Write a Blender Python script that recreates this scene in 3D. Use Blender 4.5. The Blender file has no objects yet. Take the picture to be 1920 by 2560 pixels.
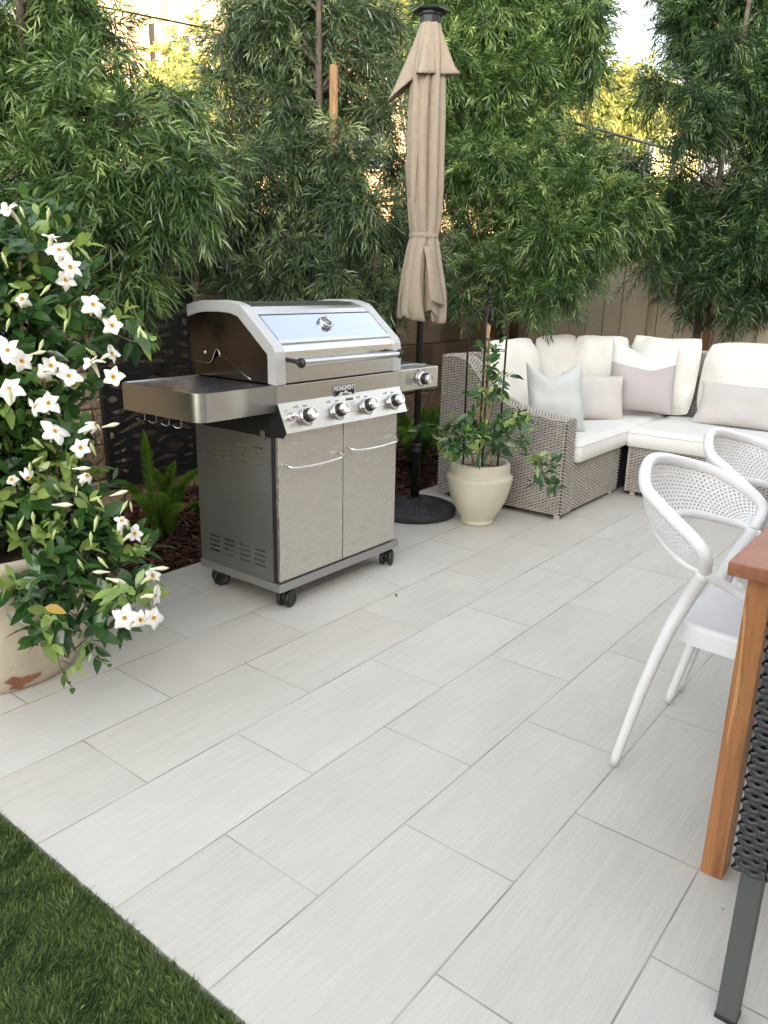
import bpy, bmesh, math, random
import numpy as np
from mathutils import Vector, Matrix, Euler

rng = np.random.default_rng(7)
random.seed(7)
PI = math.pi
S = bpy.context.scene
COL = S.collection

# ------------------------------------------------------------------ camera, world, sun, exposure
CAM = np.array([-0.749, -0.639, 1.278]); FPX = 1946.0
pitch, yaw, roll = math.radians(16.5635), math.radians(38.1187), math.radians(1.1988)
_fw = np.array([math.cos(yaw)*math.cos(pitch), math.sin(yaw)*math.cos(pitch), -math.sin(pitch)])
_rt = np.array([math.sin(yaw), -math.cos(yaw), 0.0]); _up = np.cross(_rt, _fw)
VR = math.cos(roll)*_rt + math.sin(roll)*_up
VU = -math.sin(roll)*_rt + math.cos(roll)*_up
cd = bpy.data.cameras.new('camera'); cam = bpy.data.objects.new('camera', cd); COL.objects.link(cam)
M = Matrix(((VR[0], VU[0], -_fw[0], CAM[0]), (VR[1], VU[1], -_fw[1], CAM[1]), (VR[2], VU[2], -_fw[2], CAM[2]), (0, 0, 0, 1)))
cam.matrix_world = M
cd.sensor_fit = 'HORIZONTAL'; cd.sensor_width = 36; cd.lens = 36*FPX/1920; cd.clip_start = 0.02; cd.clip_end = 1000
S.camera = cam

def at(px, py, depth):
    """a measured photo point at a measured distance -> world metres"""
    return CAM + depth*(_fw + VR*(px-960)/FPX - VU*(py-1280)/FPX)

SUN_EL, SUN_AZ = math.radians(8.5), math.radians(225)
w = bpy.data.worlds.new("World"); S.world = w; w.use_nodes = True
wn, wl = w.node_tree.nodes, w.node_tree.links
bg = wn['Background']; sky = wn.new('ShaderNodeTexSky'); sky.sky_type = 'NISHITA'; sky.sun_disc = False
sky.sun_elevation = SUN_EL; sky.sun_rotation = SUN_AZ; sky.air_density = 1.0; sky.dust_density = 2.5; sky.ozone_density = 1.0
hs = wn.new('ShaderNodeHueSaturation'); hs.inputs['Saturation'].default_value = 0.30   # sky desaturated so the patio's shade comes out neutral
wl.new(sky.outputs[0], hs.inputs['Color']); wl.new(hs.outputs[0], bg.inputs[0]); bg.inputs[1].default_value = 0.15
sd = bpy.data.lights.new('sun', 'SUN'); sd.energy = 2.4; sd.angle = math.radians(0.5); sd.color = (1.0, 0.72, 0.42)
sun = bpy.data.objects.new('sun', sd); COL.objects.link(sun)
sdir = Vector((math.sin(SUN_AZ)*math.cos(SUN_EL), math.cos(SUN_AZ)*math.cos(SUN_EL), math.sin(SUN_EL)))
sun.rotation_euler = sdir.to_track_quat('Z', 'Y').to_euler()
S.view_settings.view_transform = 'Standard'; S.view_settings.look = 'None'
S.view_settings.exposure = 2.92; S.view_settings.gamma = 1.0
S.cycles.max_bounces = 6; S.cycles.diffuse_bounces = 3; S.cycles.glossy_bounces = 3
S.cycles.transmission_bounces = 3; S.cycles.transparent_max_bounces = 4

# ------------------------------------------------------------------ materials
def mat(name, col, rough=0.6, metal=0.0, spec=0.5, var=0.0, vscale=8.0, bump=0.0, bscale=60.0, stretch=None, coat=0.0, rvar=0.0):
    m = bpy.data.materials.new(name); m.use_nodes = True; n, l = m.node_tree.nodes, m.node_tree.links
    b = n['Principled BSDF']; b.inputs['Base Color'].default_value = (*col, 1); b.inputs['Roughness'].default_value = rough
    b.inputs['Metallic'].default_value = metal; b.inputs['Specular IOR Level'].default_value = spec
    b.inputs['Coat Weight'].default_value = coat
    tc = n.new('ShaderNodeTexCoord'); mp = n.new('ShaderNodeMapping'); l.new(tc.outputs['Object'], mp.inputs[0])
    if stretch: mp.inputs['Scale'].default_value = stretch
    if var or rvar:
        t = n.new('ShaderNodeTexNoise'); t.inputs['Scale'].default_value = vscale; t.inputs['Detail'].default_value = 5
        l.new(mp.outputs[0], t.inputs['Vector'])
        if var:
            r = n.new('ShaderNodeMapRange'); r.inputs[1].default_value = .3; r.inputs[2].default_value = .7
            r.inputs[3].default_value = 1-var; r.inputs[4].default_value = 1+var
            l.new(t.outputs[0], r.inputs[0])
            mx = n.new('ShaderNodeVectorMath'); mx.operation = 'SCALE'; mx.inputs[0].default_value = col
            l.new(r.outputs[0], mx.inputs['Scale']); l.new(mx.outputs[0], b.inputs['Base Color'])
        if rvar:
            r = n.new('ShaderNodeMapRange'); r.inputs[1].default_value = .3; r.inputs[2].default_value = .7
            r.inputs[3].default_value = max(0.02, rough-rvar); r.inputs[4].default_value = rough+rvar
            l.new(t.outputs[0], r.inputs[0]); l.new(r.outputs[0], b.inputs['Roughness'])
    if bump:
        t = n.new('ShaderNodeTexNoise'); t.inputs['Scale'].default_value = bscale; t.inputs['Detail'].default_value = 4
        l.new(mp.outputs[0], t.inputs['Vector']); bp = n.new('ShaderNodeBump'); bp.inputs['Strength'].default_value = bump
        bp.inputs['Distance'].default_value = 0.01
        l.new(t.outputs[0], bp.inputs['Height']); l.new(bp.outputs[0], b.inputs['Normal'])
    m.diffuse_color = (*col, 1)
    return m

def leafmat(name, c0, c1, c2, rough=0.45, trans=0.25, spec=0.4):
    m = bpy.data.materials.new(name); m.use_nodes = True; n, l = m.node_tree.nodes, m.node_tree.links
    b = n['Principled BSDF']; at_ = n.new('ShaderNodeAttribute'); at_.attribute_name = 'tone'
    r = n.new('ShaderNodeValToRGB'); e = r.color_ramp.elements
    e[0].position = 0; e[0].color = (*c0, 1); e[1].position = 1; e[1].color = (*c2, 1); k = e.new(.5); k.color = (*c1, 1)
    l.new(at_.outputs['Fac'], r.inputs[0]); l.new(r.outputs[0], b.inputs['Base Color'])
    b.inputs['Roughness'].default_value = rough; b.inputs['Specular IOR Level'].default_value = spec
    tr = n.new('ShaderNodeBsdfTranslucent'); l.new(r.outputs[0], tr.inputs[0])
    mx = n.new('ShaderNodeMixShader'); mx.inputs[0].default_value = trans
    l.new(b.outputs[0], mx.inputs[1]); l.new(tr.outputs[0], mx.inputs[2]); l.new(mx.outputs[0], n['Material Output'].inputs[0])
    return m

def tile_material():
    m = bpy.data.materials.new('porcelain_tile'); m.use_nodes = True; n, l = m.node_tree.nodes, m.node_tree.links
    b = n['Principled BSDF']; g = n.new('ShaderNodeNewGeometry'); mp = n.new('ShaderNodeMapping')
    W = 0.307
    mp.inputs['Scale'].default_value = (1/W, 1/W, 1); mp.inputs['Location'].default_value = (-.835, 0, 0)
    l.new(g.outputs['Position'], mp.inputs[0])
    br = n.new('ShaderNodeTexBrick'); br.offset = .5; br.offset_frequency = 2; br.squash = 1
    br.inputs['Scale'].default_value = 1; br.inputs['Brick Width'].default_value = 2; br.inputs['Row Height'].default_value = 1
    br.inputs['Mortar Size'].default_value = .0075; br.inputs['Mortar Smooth'].default_value = .25; br.inputs['Bias'].default_value = 0
    br.inputs['Color1'].default_value = (0, 0, 0, 1); br.inputs['Color2'].default_value = (1, 1, 1, 1); br.inputs['Mortar'].default_value = (.5, .5, .5, 1)
    l.new(mp.outputs[0], br.inputs['Vector'])
    def noise(sx, sy, det, sc=1):
        q = n.new('ShaderNodeMapping'); q.inputs['Scale'].default_value = (sx, sy, 1); l.new(g.outputs['Position'], q.inputs[0])
        # every tile has its own streaks: shift by the tile's random tint
        a = n.new('ShaderNodeVectorMath'); a.operation = 'MULTIPLY_ADD'; a.inputs[1].default_value = (37, 53, 11)
        l.new(br.outputs['Color'], a.inputs[0]); l.new(q.outputs[0], a.inputs[2])
        t = n.new('ShaderNodeTexNoise'); t.inputs['Scale'].default_value = sc; t.inputs['Detail'].default_value = det; l.new(a.outputs[0], t.inputs['Vector'])
        return t.outputs[0]
    def rng_(v, a, bb, c, d):
        r = n.new('ShaderNodeMapRange'); r.inputs[1].default_value = a; r.inputs[2].default_value = bb; r.inputs[3].default_value = c; r.inputs[4].default_value = d
        l.new(v, r.inputs[0]); return r.outputs[0]
    def math_(op, a, bb):
        k = n.new('ShaderNodeMath'); k.operation = op
        for i, v in enumerate((a, bb)):
            if isinstance(v, (int, float)): k.inputs[i].default_value = v
            else: l.new(v, k.inputs[i])
        return k.outputs[0]
    s1 = noise(7, 190, 3); s2 = noise(14, 420, 2); s3 = noise(2.2, 4.5, 4); s4 = noise(1.5, 40, 3)
    v = math_('ADD', rng_(s1, .35, .65, -.038, .038), rng_(s2, .62, .75, 0, .05))
    v = math_('ADD', v, rng_(s2, .25, .38, -.09, 0)); v = math_('ADD', v, rng_(s3, .3, .7, -.045, .045)); v = math_('ADD', v, rng_(s4, .3, .7, -.02, .02))
    v = math_('ADD', v, rng_(br.outputs['Color'], 0, 1, -.045, .045)); v = math_('ADD', v, 1.0)
    tm = n.new('ShaderNodeMix'); tm.data_type = 'RGBA'; l.new(br.outputs['Color'], tm.inputs['Factor']); tm.inputs['A'].default_value = (.635, .596, .528, 1); tm.inputs['B'].default_value = (.610, .586, .536, 1)
    base = n.new('ShaderNodeVectorMath'); base.operation = 'SCALE'; l.new(tm.outputs['Result'], base.inputs[0]); l.new(v, base.inputs['Scale'])
    gn = n.new('ShaderNodeTexNoise'); gn.inputs['Scale'].default_value = 3.5; l.new(g.outputs['Position'], gn.inputs['Vector'])
    gr = n.new('ShaderNodeValToRGB'); gr.color_ramp.elements[0].position = .4; gr.color_ramp.elements[0].color = (.54, .49, .42, 1)
    gr.color_ramp.elements[1].position = .6; gr.color_ramp.elements[1].color = (.32, .28, .24, 1); l.new(gn.outputs[0], gr.inputs[0])
    mx = n.new('ShaderNodeMix'); mx.data_type = 'RGBA'; l.new(br.outputs['Fac'], mx.inputs['Factor']); l.new(base.outputs[0], mx.inputs['A']); l.new(gr.outputs[0], mx.inputs['B'])
    # a few specks of dirt
    vo = n.new('ShaderNodeTexVoronoi'); vo.inputs['Scale'].default_value = 5.5; l.new(g.outputs['Position'], vo.inputs['Vector'])
    sp = rng_(vo.outputs['Distance'], .010, .018, .8, 0)
    mx2 = n.new('ShaderNodeMix'); mx2.data_type = 'RGBA'; l.new(sp, mx2.inputs['Factor']); l.new(mx.outputs['Result'], mx2.inputs['A']); mx2.inputs['B'].default_value = (.12, .10, .085, 1)
    l.new(mx2.outputs['Result'], b.inputs['Base Color'])
    b.inputs['Roughness'].default_value = .5; b.inputs['Specular IOR Level'].default_value = .35
    h = math_('SUBTRACT', math_('MULTIPLY', s1, .12), br.outputs['Fac'])
    bp = n.new('ShaderNodeBump'); bp.inputs['Strength'].default_value = .6; bp.inputs['Distance'].default_value = .002
    l.new(h, bp.inputs['Height']); l.new(bp.outputs[0], b.inputs['Normal'])
    return m

def steel_mat(name, col=(.60, .58, .54), rough=.3, brush='x', smear=0.0):
    m = bpy.data.materials.new(name); m.use_nodes = True; n, l = m.node_tree.nodes, m.node_tree.links
    b = n['Principled BSDF']; b.inputs['Metallic'].default_value = 1; b.inputs['Base Color'].default_value = (*col, 1)
    g = n.new('ShaderNodeNewGeometry'); q = n.new('ShaderNodeMapping')
    q.inputs['Scale'].default_value = {'x': (3, 500, 500), 'z': (500, 500, 3)}[brush]; l.new(g.outputs['Position'], q.inputs[0])
    t = n.new('ShaderNodeTexNoise'); t.inputs['Scale'].default_value = 1; t.inputs['Detail'].default_value = 2; l.new(q.outputs[0], t.inputs['Vector'])
    r = n.new('ShaderNodeMapRange'); r.inputs[3].default_value = rough-.05; r.inputs[4].default_value = rough+.07; l.new(t.outputs[0], r.inputs[0])
    out = r.outputs[0]
    if smear:
        q2 = n.new('ShaderNodeMapping'); q2.inputs['Scale'].default_value = (26, 26, 60); q2.inputs['Rotation'].default_value = (0, .6, 0); l.new(g.outputs['Position'], q2.inputs[0])
        t2 = n.new('ShaderNodeTexNoise'); t2.inputs['Scale'].default_value = 1; t2.inputs['Detail'].default_value = 7; t2.inputs['Distortion'].default_value = 1.5; l.new(q2.outputs[0], t2.inputs['Vector'])
        r2 = n.new('ShaderNodeMapRange'); r2.inputs[1].default_value = .45; r2.inputs[2].default_value = .62; r2.inputs[3].default_value = 0; r2.inputs[4].default_value = smear; l.new(t2.outputs[0], r2.inputs[0])
        a = n.new('ShaderNodeMath'); l.new(out, a.inputs[0]); l.new(r2.outputs[0], a.inputs[1]); out = a.outputs[0]
        mx = n.new('ShaderNodeMix'); mx.data_type = 'RGBA'; l.new(r2.outputs[0], mx.inputs['Factor']); mx.inputs['A'].default_value = (*col, 1)
        mx.inputs['B'].default_value = (col[0]*.76, col[1]*.75, col[2]*.73, 1); l.new(mx.outputs['Result'], b.inputs['Base Color'])
    l.new(out, b.inputs['Roughness'])
    bp = n.new('ShaderNodeBump'); bp.inputs['Strength'].default_value = .025; bp.inputs['Distance'].default_value = .0005
    l.new(t.outputs[0], bp.inputs['Height']); l.new(bp.outputs[0], b.inputs['Normal'])
    return m

MT = {}
MT['tile'] = tile_material()
MT['soil'] = mat('garden_soil', (.10, .075, .05), .95, var=.3, bump=.5, bscale=40)
MT['mulch'] = leafmat('bark_mulch', (.035, .014, .009), (.085, .032, .02), (.19, .09, .055), .8, 0.0, .3)
MT['turfbase'] = mat('turf_backing', (.03, .045, .015), .95)
MT['turf'] = leafmat('turf_blade', (.045, .085, .02), (.135, .205, .05), (.34, .42, .16), .5, .25)
MT['dry'] = mat('dry_slope_ground', (.19, .20, .09), .95, var=.4, vscale=2)
MT['steel'] = steel_mat('brushed_steel')
MT['steel_h'] = steel_mat('brushed_lid_steel', (.66, .66, .665), .24)
MT['steel_d'] = steel_mat('smeared_door_steel', (.68, .65, .60), .36, 'x', .30)
MT['steel_t'] = steel_mat('dull_shelf_top', (.42, .45, .50), .27, 'x', .05)
MT['lidside'] = mat('dark_polished_lid_side', (.085, .07, .055), .16, .9, rvar=.06, var=.25, vscale=5)  # reflected dark foliage is painted into the dark brown base colour
MT['alu'] = mat('cast_aluminium_grey', (.58, .575, .57), .42, .35, bump=.05, bscale=300)
MT['cab'] = mat('grey_painted_steel', (.15, .155, .14), .38, .25, var=.06)
MT['trim'] = mat('grey_base_steel', (.36, .36, .355), .4, .7)
MT['black'] = mat('black_plastic', (.012, .012, .013), .42, bump=.05)
MT['dark'] = mat('dark_interior', (.012, .012, .012), .7)
MT['chrome'] = mat('chrome', (.78, .76, .74), .1, 1)
MT['emblem'] = mat('silver_emblem_print', (.66, .66, .65), .4)
MT['glass'] = mat('mirrored_window', (.50, .54, .60), .03, .95)
MT['white'] = mat('white_moulded_plastic', (.77, .765, .765), .33, bump=.02, bscale=200)
MT['print'] = mat('grey_print', (.07, .07, .07), .6)
MT['canvas'] = mat('tan_canvas', (.325, .272, .208), .9, spec=.15, var=.05, vscale=30, bump=.12, bscale=900)
MT['iron'] = mat('dark_bronze_iron', (.022, .019, .017), .4, .4)
MT['resin'] = mat('dark_resin_base', (.03, .032, .036), .55, var=.35, vscale=14, bump=.2)
MT['wicker'] = mat('grey_beige_wicker', (.52, .475, .42), .6, spec=.35, var=.16, vscale=35)
MT['wickerback'] = mat('dark_wicker_core', (.04, .035, .03), .9)
MT['rattan'] = mat('charcoal_rattan', (.038, .039, .041), .42, spec=.5, var=.3, vscale=60, bump=.15, bscale=300)
MT['graysteel'] = mat('grey_powdercoat', (.085, .09, .085), .45, .1, bump=.03, bscale=500)
MT['cushion'] = mat('cream_cushion_cloth', (.80, .775, .71), .95, spec=.1, bump=.5, bscale=11, var=.03)
MT['seatcloth'] = mat('white_seat_cloth', (.79, .775, .735), .95, spec=.1, bump=.35, bscale=7, var=.03)
MT['bluegrey'] = mat('pale_blue_grey_linen', (.57, .585, .56), .95, spec=.1, bump=.55, bscale=12, var=.04)
MT['beige'] = mat('pale_mauve_beige_linen', (.60, .565, .53), .95, spec=.1, bump=.5, bscale=12, var=.04)
MT['mauve'] = mat('dusty_mauve_cloth', (.50, .45, .445), .95, spec=.1, bump=.15, bscale=30, var=.03)
MT['glaze'] = mat('cream_glazed_clay', (.58, .545, .42), .42, var=.08, vscale=6, bump=.03, coat=.15)
MT['terra'] = mat('limewashed_terracotta', (.56, .48, .37), .85, var=.18, vscale=5, bump=.25, bscale=60)
MT['rust'] = mat('bare_terracotta', (.30, .13, .07), .9, var=.2)
MT['bamboo'] = mat('bamboo_cane', (.50, .32, .15), .55, var=.2, vscale=30)
MT['greentape'] = mat('green_tie_tape', (.01, .13, .09), .5)
MT['bark'] = mat('grey_brown_bark', (.11, .085, .065), .9, var=.35, vscale=20, bump=.6, bscale=60)
MT['stake'] = mat('weathered_lodgepole', (.30, .165, .075), .8, var=.25, vscale=10, stretch=(8, 8, 1), bump=.2)
MT['teak'] = mat('oiled_acacia_leg', (.46, .19, .065), .45, var=.3, vscale=5, stretch=(9, 9, 1), bump=.05, coat=.1)
def wood(name, c0, c1, c2, scale, rough):
    m = bpy.data.materials.new(name); m.use_nodes = True; n, l = m.node_tree.nodes, m.node_tree.links; b = n['Principled BSDF']
    tc = n.new('ShaderNodeTexCoord'); q = n.new('ShaderNodeMapping'); q.inputs['Scale'].default_value = scale; l.new(tc.outputs['Object'], q.inputs[0])
    w1 = n.new('ShaderNodeTexNoise'); w1.inputs['Scale'].default_value = 1; w1.inputs['Detail'].default_value = 6; w1.inputs['Distortion'].default_value = 1.1; l.new(q.outputs[0], w1.inputs['Vector'])
    r = n.new('ShaderNodeValToRGB'); e = r.color_ramp.elements; e[0].position = .3; e[0].color = (*c0, 1); e[1].position = .7; e[1].color = (*c2, 1); k = e.new(.5); k.color = (*c1, 1); k = e.new(.56); k.color = (*[v*.72 for v in c1], 1); k = e.new(.60); k.color = (*c2, 1)
    l.new(w1.outputs[0], r.inputs[0]); l.new(r.outputs[0], b.inputs['Base Color']); b.inputs['Roughness'].default_value = rough
    bp = n.new('ShaderNodeBump'); bp.inputs['Strength'].default_value = .15; bp.inputs['Distance'].default_value = .002; l.new(w1.outputs[0], bp.inputs['Height']); l.new(bp.outputs[0], b.inputs['Normal']); return m
MT['teak'] = wood('oiled_acacia_leg', (.22, .085, .03), (.42, .18, .065), (.56, .27, .11), (22, 22, 2.2), .42)
MT['teaktop'] = mat('red_brown_table_top', (.30, .115, .06), .5, var=.2, vscale=6, stretch=(1, 9, 9), bump=.05)
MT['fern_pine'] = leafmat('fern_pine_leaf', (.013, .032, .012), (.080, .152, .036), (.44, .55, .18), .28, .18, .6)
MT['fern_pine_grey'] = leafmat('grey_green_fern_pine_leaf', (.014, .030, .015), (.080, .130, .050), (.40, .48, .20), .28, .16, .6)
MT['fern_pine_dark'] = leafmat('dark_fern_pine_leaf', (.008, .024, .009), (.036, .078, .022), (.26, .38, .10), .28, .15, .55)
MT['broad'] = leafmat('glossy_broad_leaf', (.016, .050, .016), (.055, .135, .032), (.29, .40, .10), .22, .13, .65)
MT['fern'] = leafmat('foxtail_needle', (.05, .13, .015), (.19, .36, .04), (.45, .60, .10), .5, .35)
MT['sunlit'] = leafmat('yellow_green_shrub_leaf', (.10, .14, .04), (.24, .27, .08), (.42, .40, .14), .6, .3)
MT['vine'] = mat('green_brown_stem', (.13, .12, .04), .7)
MT['yellowleaf'] = mat('withered_yellow_leaf', (.38, .25, .03), .5)
MT['petal'] = mat('white_petal', (.78, .765, .71), .55, spec=.3)
MT['throat'] = mat('yellow_throat', (.72, .42, .04), .6)
MT['bud'] = mat('pale_green_bud', (.50, .56, .24), .5)
MT['budwhite'] = mat('ivory_bud', (.74, .70, .50), .5)
MT['block'] = leafmat('tan_brown_split_block', (.19, .135, .085), (.31, .23, .15), (.44, .34, .23), .95, 0.0, .2)
MT['fence'] = mat('tan_fence_vinyl', (.76, .635, .445), .7, var=.05, vscale=2)
MT['post'] = mat('brown_timber_post', (.12, .065, .035), .85, var=.3, stretch=(8, 8, 1))
MT['peach'] = mat('peach_building_wall', (.62, .42, .26), .9, var=.06)
MT['yellow'] = mat('yellow_stucco', (.72, .60, .34), .9, var=.05)
MT['rooftile'] = mat('red_brown_roof_tile', (.32, .13, .07), .85, var=.3, bump=.5, bscale=12)
MT['window'] = mat('dark_window', (.02, .018, .016), .15)
MT['stucco'] = mat('warm_white_stucco', (.66, .62, .56), .9, bump=.2)
MT['plate'] = mat('black_screen_steel', (.009, .010, .012), .45, .2, bump=.1)

# rough block faces
nt = MT['block'].node_tree; g_ = nt.nodes.new('ShaderNodeNewGeometry'); t_ = nt.nodes.new('ShaderNodeTexNoise'); t_.inputs['Scale'].default_value = 28; t_.inputs['Detail'].default_value = 8
nt.links.new(g_.outputs['Position'], t_.inputs['Vector']); b_ = nt.nodes.new('ShaderNodeBump'); b_.inputs['Strength'].default_value = 1; b_.inputs['Distance'].default_value = .025
nt.links.new(t_.outputs[0], b_.inputs['Height']); nt.links.new(b_.outputs[0], nt.nodes['Principled BSDF'].inputs['Normal'])

# ------------------------------------------------------------------ mesh building
class MB:
    def __init__(s): s.v = []; s.f = []; s.m = []; s.s = []; s.n = 0; s.t = []
    def add(s, v, f, mi=0, smooth=False, tone=None):
        v = np.asarray(v, float).reshape(-1, 3); f = [tuple(int(i)+s.n for i in q) for q in f]
        s.v.append(v); s.f += f; s.m += [mi]*len(f); s.s += [smooth]*len(f); s.n += len(v)
        s.t.append(np.full(len(v), .5 if tone is None else tone)); return s
    def box(s, x0, x1, y0, y1, z0, z1, mi=0, bev=0.0, tone=None, rot=None, seg=2):
        bm = bmesh.new(); bmesh.ops.create_cube(bm, size=1)
        for v in bm.verts: v.co = Vector(((x0+x1)/2+v.co.x*(x1-x0), (y0+y1)/2+v.co.y*(y1-y0), (z0+z1)/2+v.co.z*(z1-z0)))
        if bev: bmesh.ops.bevel(bm, geom=list(bm.edges), offset=bev, segments=seg, affect='EDGES', profile=.5)
        bm.verts.index_update(); vs = np.array([v.co[:] for v in bm.verts])
        if rot is not None: c = vs.mean(0); vs = (vs-c)@np.array(rot).T+c
        s.add(vs, [[v.index for v in f.verts] for f in bm.faces], mi, False, tone); bm.free(); return s
    def tube(s, P, r, seg=8, mi=0, cap=True, tone=None, flat=1.0):
        P = np.asarray(P, float); n = len(P); r = np.broadcast_to(np.asarray(r, float), (n,))
        T = np.gradient(P, axis=0); T /= np.linalg.norm(T, axis=1)[:, None]+1e-12
        a = np.array([0, 0, 1.]) if abs(T[0][2]) < .9 else np.array([1., 0, 0]); N = np.cross(T[0], a); N /= np.linalg.norm(N)
        V = []
        for i in range(n):
            N = N-T[i]*(N@T[i]); N /= np.linalg.norm(N)+1e-12; B = np.cross(T[i], N)
            th = np.linspace(0, 2*PI, seg, endpoint=False)
            V.append(P[i]+r[i]*(np.cos(th)[:, None]*N+flat*np.sin(th)[:, None]*B))
        F = [(i*seg+j, i*seg+(j+1) % seg, (i+1)*seg+(j+1) % seg, (i+1)*seg+j) for i in range(n-1) for j in range(seg)]
        if cap: F += [tuple(range(seg))[::-1], tuple((n-1)*seg+j for j in range(seg))]
        return s.add(np.vstack(V), F, mi, True, tone)
    def lathe(s, prof, c=(0, 0, 0), seg=32, mi=0, axis=None, smooth=True, cap=True):
        prof = np.array(prof, float); th = np.linspace(0, 2*PI, seg, endpoint=False)
        if axis is None: X, Y, Z = np.eye(3)
        else:
            Z = np.array(axis, float); Z /= np.linalg.norm(Z); X = np.cross([0, 0, 1.], Z)
            if np.linalg.norm(X) < 1e-3: X = np.array([1., 0, 0])
            X /= np.linalg.norm(X); Y = np.cross(Z, X)
        V = [np.array(c)+r*(np.cos(th)[:, None]*X+np.sin(th)[:, None]*Y)+z*Z for r, z in prof]
        n = len(prof)
        F = [(i*seg+j, i*seg+(j+1) % seg, (i+1)*seg+(j+1) % seg, (i+1)*seg+j) for i in range(n-1) for j in range(seg)]
        if cap:
            if prof[0][0] > 1e-4: F.append(tuple(range(seg))[::-1])
            if prof[-1][0] > 1e-4: F.append(tuple((n-1)*seg+j for j in range(seg)))
        return s.add(np.vstack(V), F, mi, smooth)
    def prism(s, poly, a0, a1, axis='x', mi=0, smooth=False):
        """polygon in the plane across the axis, extruded from a0 to a1"""
        n = len(poly); V = []
        for a in (a0, a1):
            for p, q in poly: V.append({'x': (a, p, q), 'y': (p, a, q), 'z': (p, q, a)}[axis])
        F = [(j, (j+1) % n, n+(j+1) % n, n+j) for j in range(n)]
        s.add(V, F, mi, smooth); s.add(V, [tuple(range(n))[::-1], tuple(range(n, 2*n))], mi, False); return s
    def sheet(s, A, mi=0, smooth=True, tone=None, close=False):
        A = np.asarray(A, float); n, m = A.shape[:2]; mm = m if close else m-1
        F = [(i*m+j, i*m+(j+1) % m, (i+1)*m+(j+1) % m, (i+1)*m+j) for i in range(n-1) for j in range(mm)]
        return s.add(A.reshape(-1, 3), F, mi, smooth, tone)

def fast_mesh(name, V, F, tone=None, smooth=False, mi=None):
    me = bpy.data.meshes.new(name); V = np.asarray(V, np.float32); F = np.asarray(F, np.int32)
    me.vertices.add(len(V)); me.vertices.foreach_set('co', V.ravel())
    me.loops.add(F.size); me.loops.foreach_set('vertex_index', F.ravel())
    k = F.shape[1]; me.polygons.add(len(F)); me.polygons.foreach_set('loop_start', np.arange(0, F.size, k, dtype=np.int32))
    me.polygons.foreach_set('loop_total', np.full(len(F), k, np.int32))
    if smooth: me.polygons.foreach_set('use_smooth', np.ones(len(F), bool))
    if mi is not None: me.polygons.foreach_set('material_index', np.asarray(mi, np.int32))
    me.update(calc_edges=True)
    if tone is not None:
        a = me.attributes.new('tone', 'FLOAT', 'POINT'); a.data.foreach_set('value', np.asarray(tone, np.float32))
    return me

ORG = {}
def tag(o, label=None, cat=None, group=None, kind=None):
    if label: o['label'] = label
    if cat: o['category'] = cat
    if group: o['group'] = group
    if kind: o['kind'] = kind
    return o
def thing(name, loc, label, cat, group=None):
    o = bpy.data.objects.new(name, None); COL.objects.link(o); o.location = loc; o.empty_display_size = .1
    ORG[o] = np.array(loc, float); return tag(o, label, cat, group)
def place(name, me, mats, parent):
    for m in mats: me.materials.append(MT[m])
    o = bpy.data.objects.new(name, me); COL.objects.link(o)
    if parent is not None: o.parent = parent; ORG[o] = ORG[parent]
    else: ORG[o] = np.zeros(3)
    return o
def part(name, mb, mats, parent=None, label=None):
    """one mesh object; given in world metres"""
    if isinstance(mats, str): mats = [mats]
    org = ORG[parent] if parent is not None else np.zeros(3)
    V = np.vstack(mb.v)-org; me = bpy.data.meshes.new(name); me.from_pydata(V.tolist(), [], mb.f)
    me.polygons.foreach_set('material_index', mb.m); me.polygons.foreach_set('use_smooth', mb.s)
    a = me.attributes.new('tone', 'FLOAT', 'POINT'); a.data.foreach_set('value', np.concatenate(mb.t).astype(np.float32))
    me.update(); o = place(name, me, mats, parent)
    if label: o['label'] = label
    return o
def fpart(name, V, F, tone, mats, parent=None, smooth=False, mi=None):
    if isinstance(mats, str): mats = [mats]
    org = ORG[parent] if parent is not None else np.zeros(3)
    return place(name, fast_mesh(name, V-org, F, tone, smooth, mi), mats, parent)
def kids(o): return [c for c in bpy.data.objects if c.parent == o]
def copy_tree(o, parent=None):
    c = o.copy(); COL.objects.link(c); c.parent = parent; ORG[c] = ORG[o]
    for ch in kids(o): copy_tree(ch, c)
    return c
def solo(name, mb, mats, loc, label, cat, group=None):
    """a thing that is one mesh, its origin at loc"""
    mb.v = [v-np.array(loc) for v in mb.v]; o = part(name, mb, mats); o.location = loc; ORG[o] = np.array(loc, float)
    return tag(o, label, cat, group)
def spline(P, n=10):
    P = np.array(P, float); Q = np.vstack([2*P[0]-P[1], P, 2*P[-1]-P[-2]]); out = []
    for i in range(1, len(Q)-2):
        for t in np.linspace(0, 1, n, endpoint=False):
            a, b, c, d = Q[i-1:i+3]; out.append(.5*((2*b)+(-a+c)*t+(2*a-5*b+4*c-d)*t*t+(-a+3*b-3*c+d)*t**3))
    out.append(P[-1]); return np.array(out)
def unit(A): return A/(np.linalg.norm(A, axis=-1, keepdims=True)+1e-9)

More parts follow.
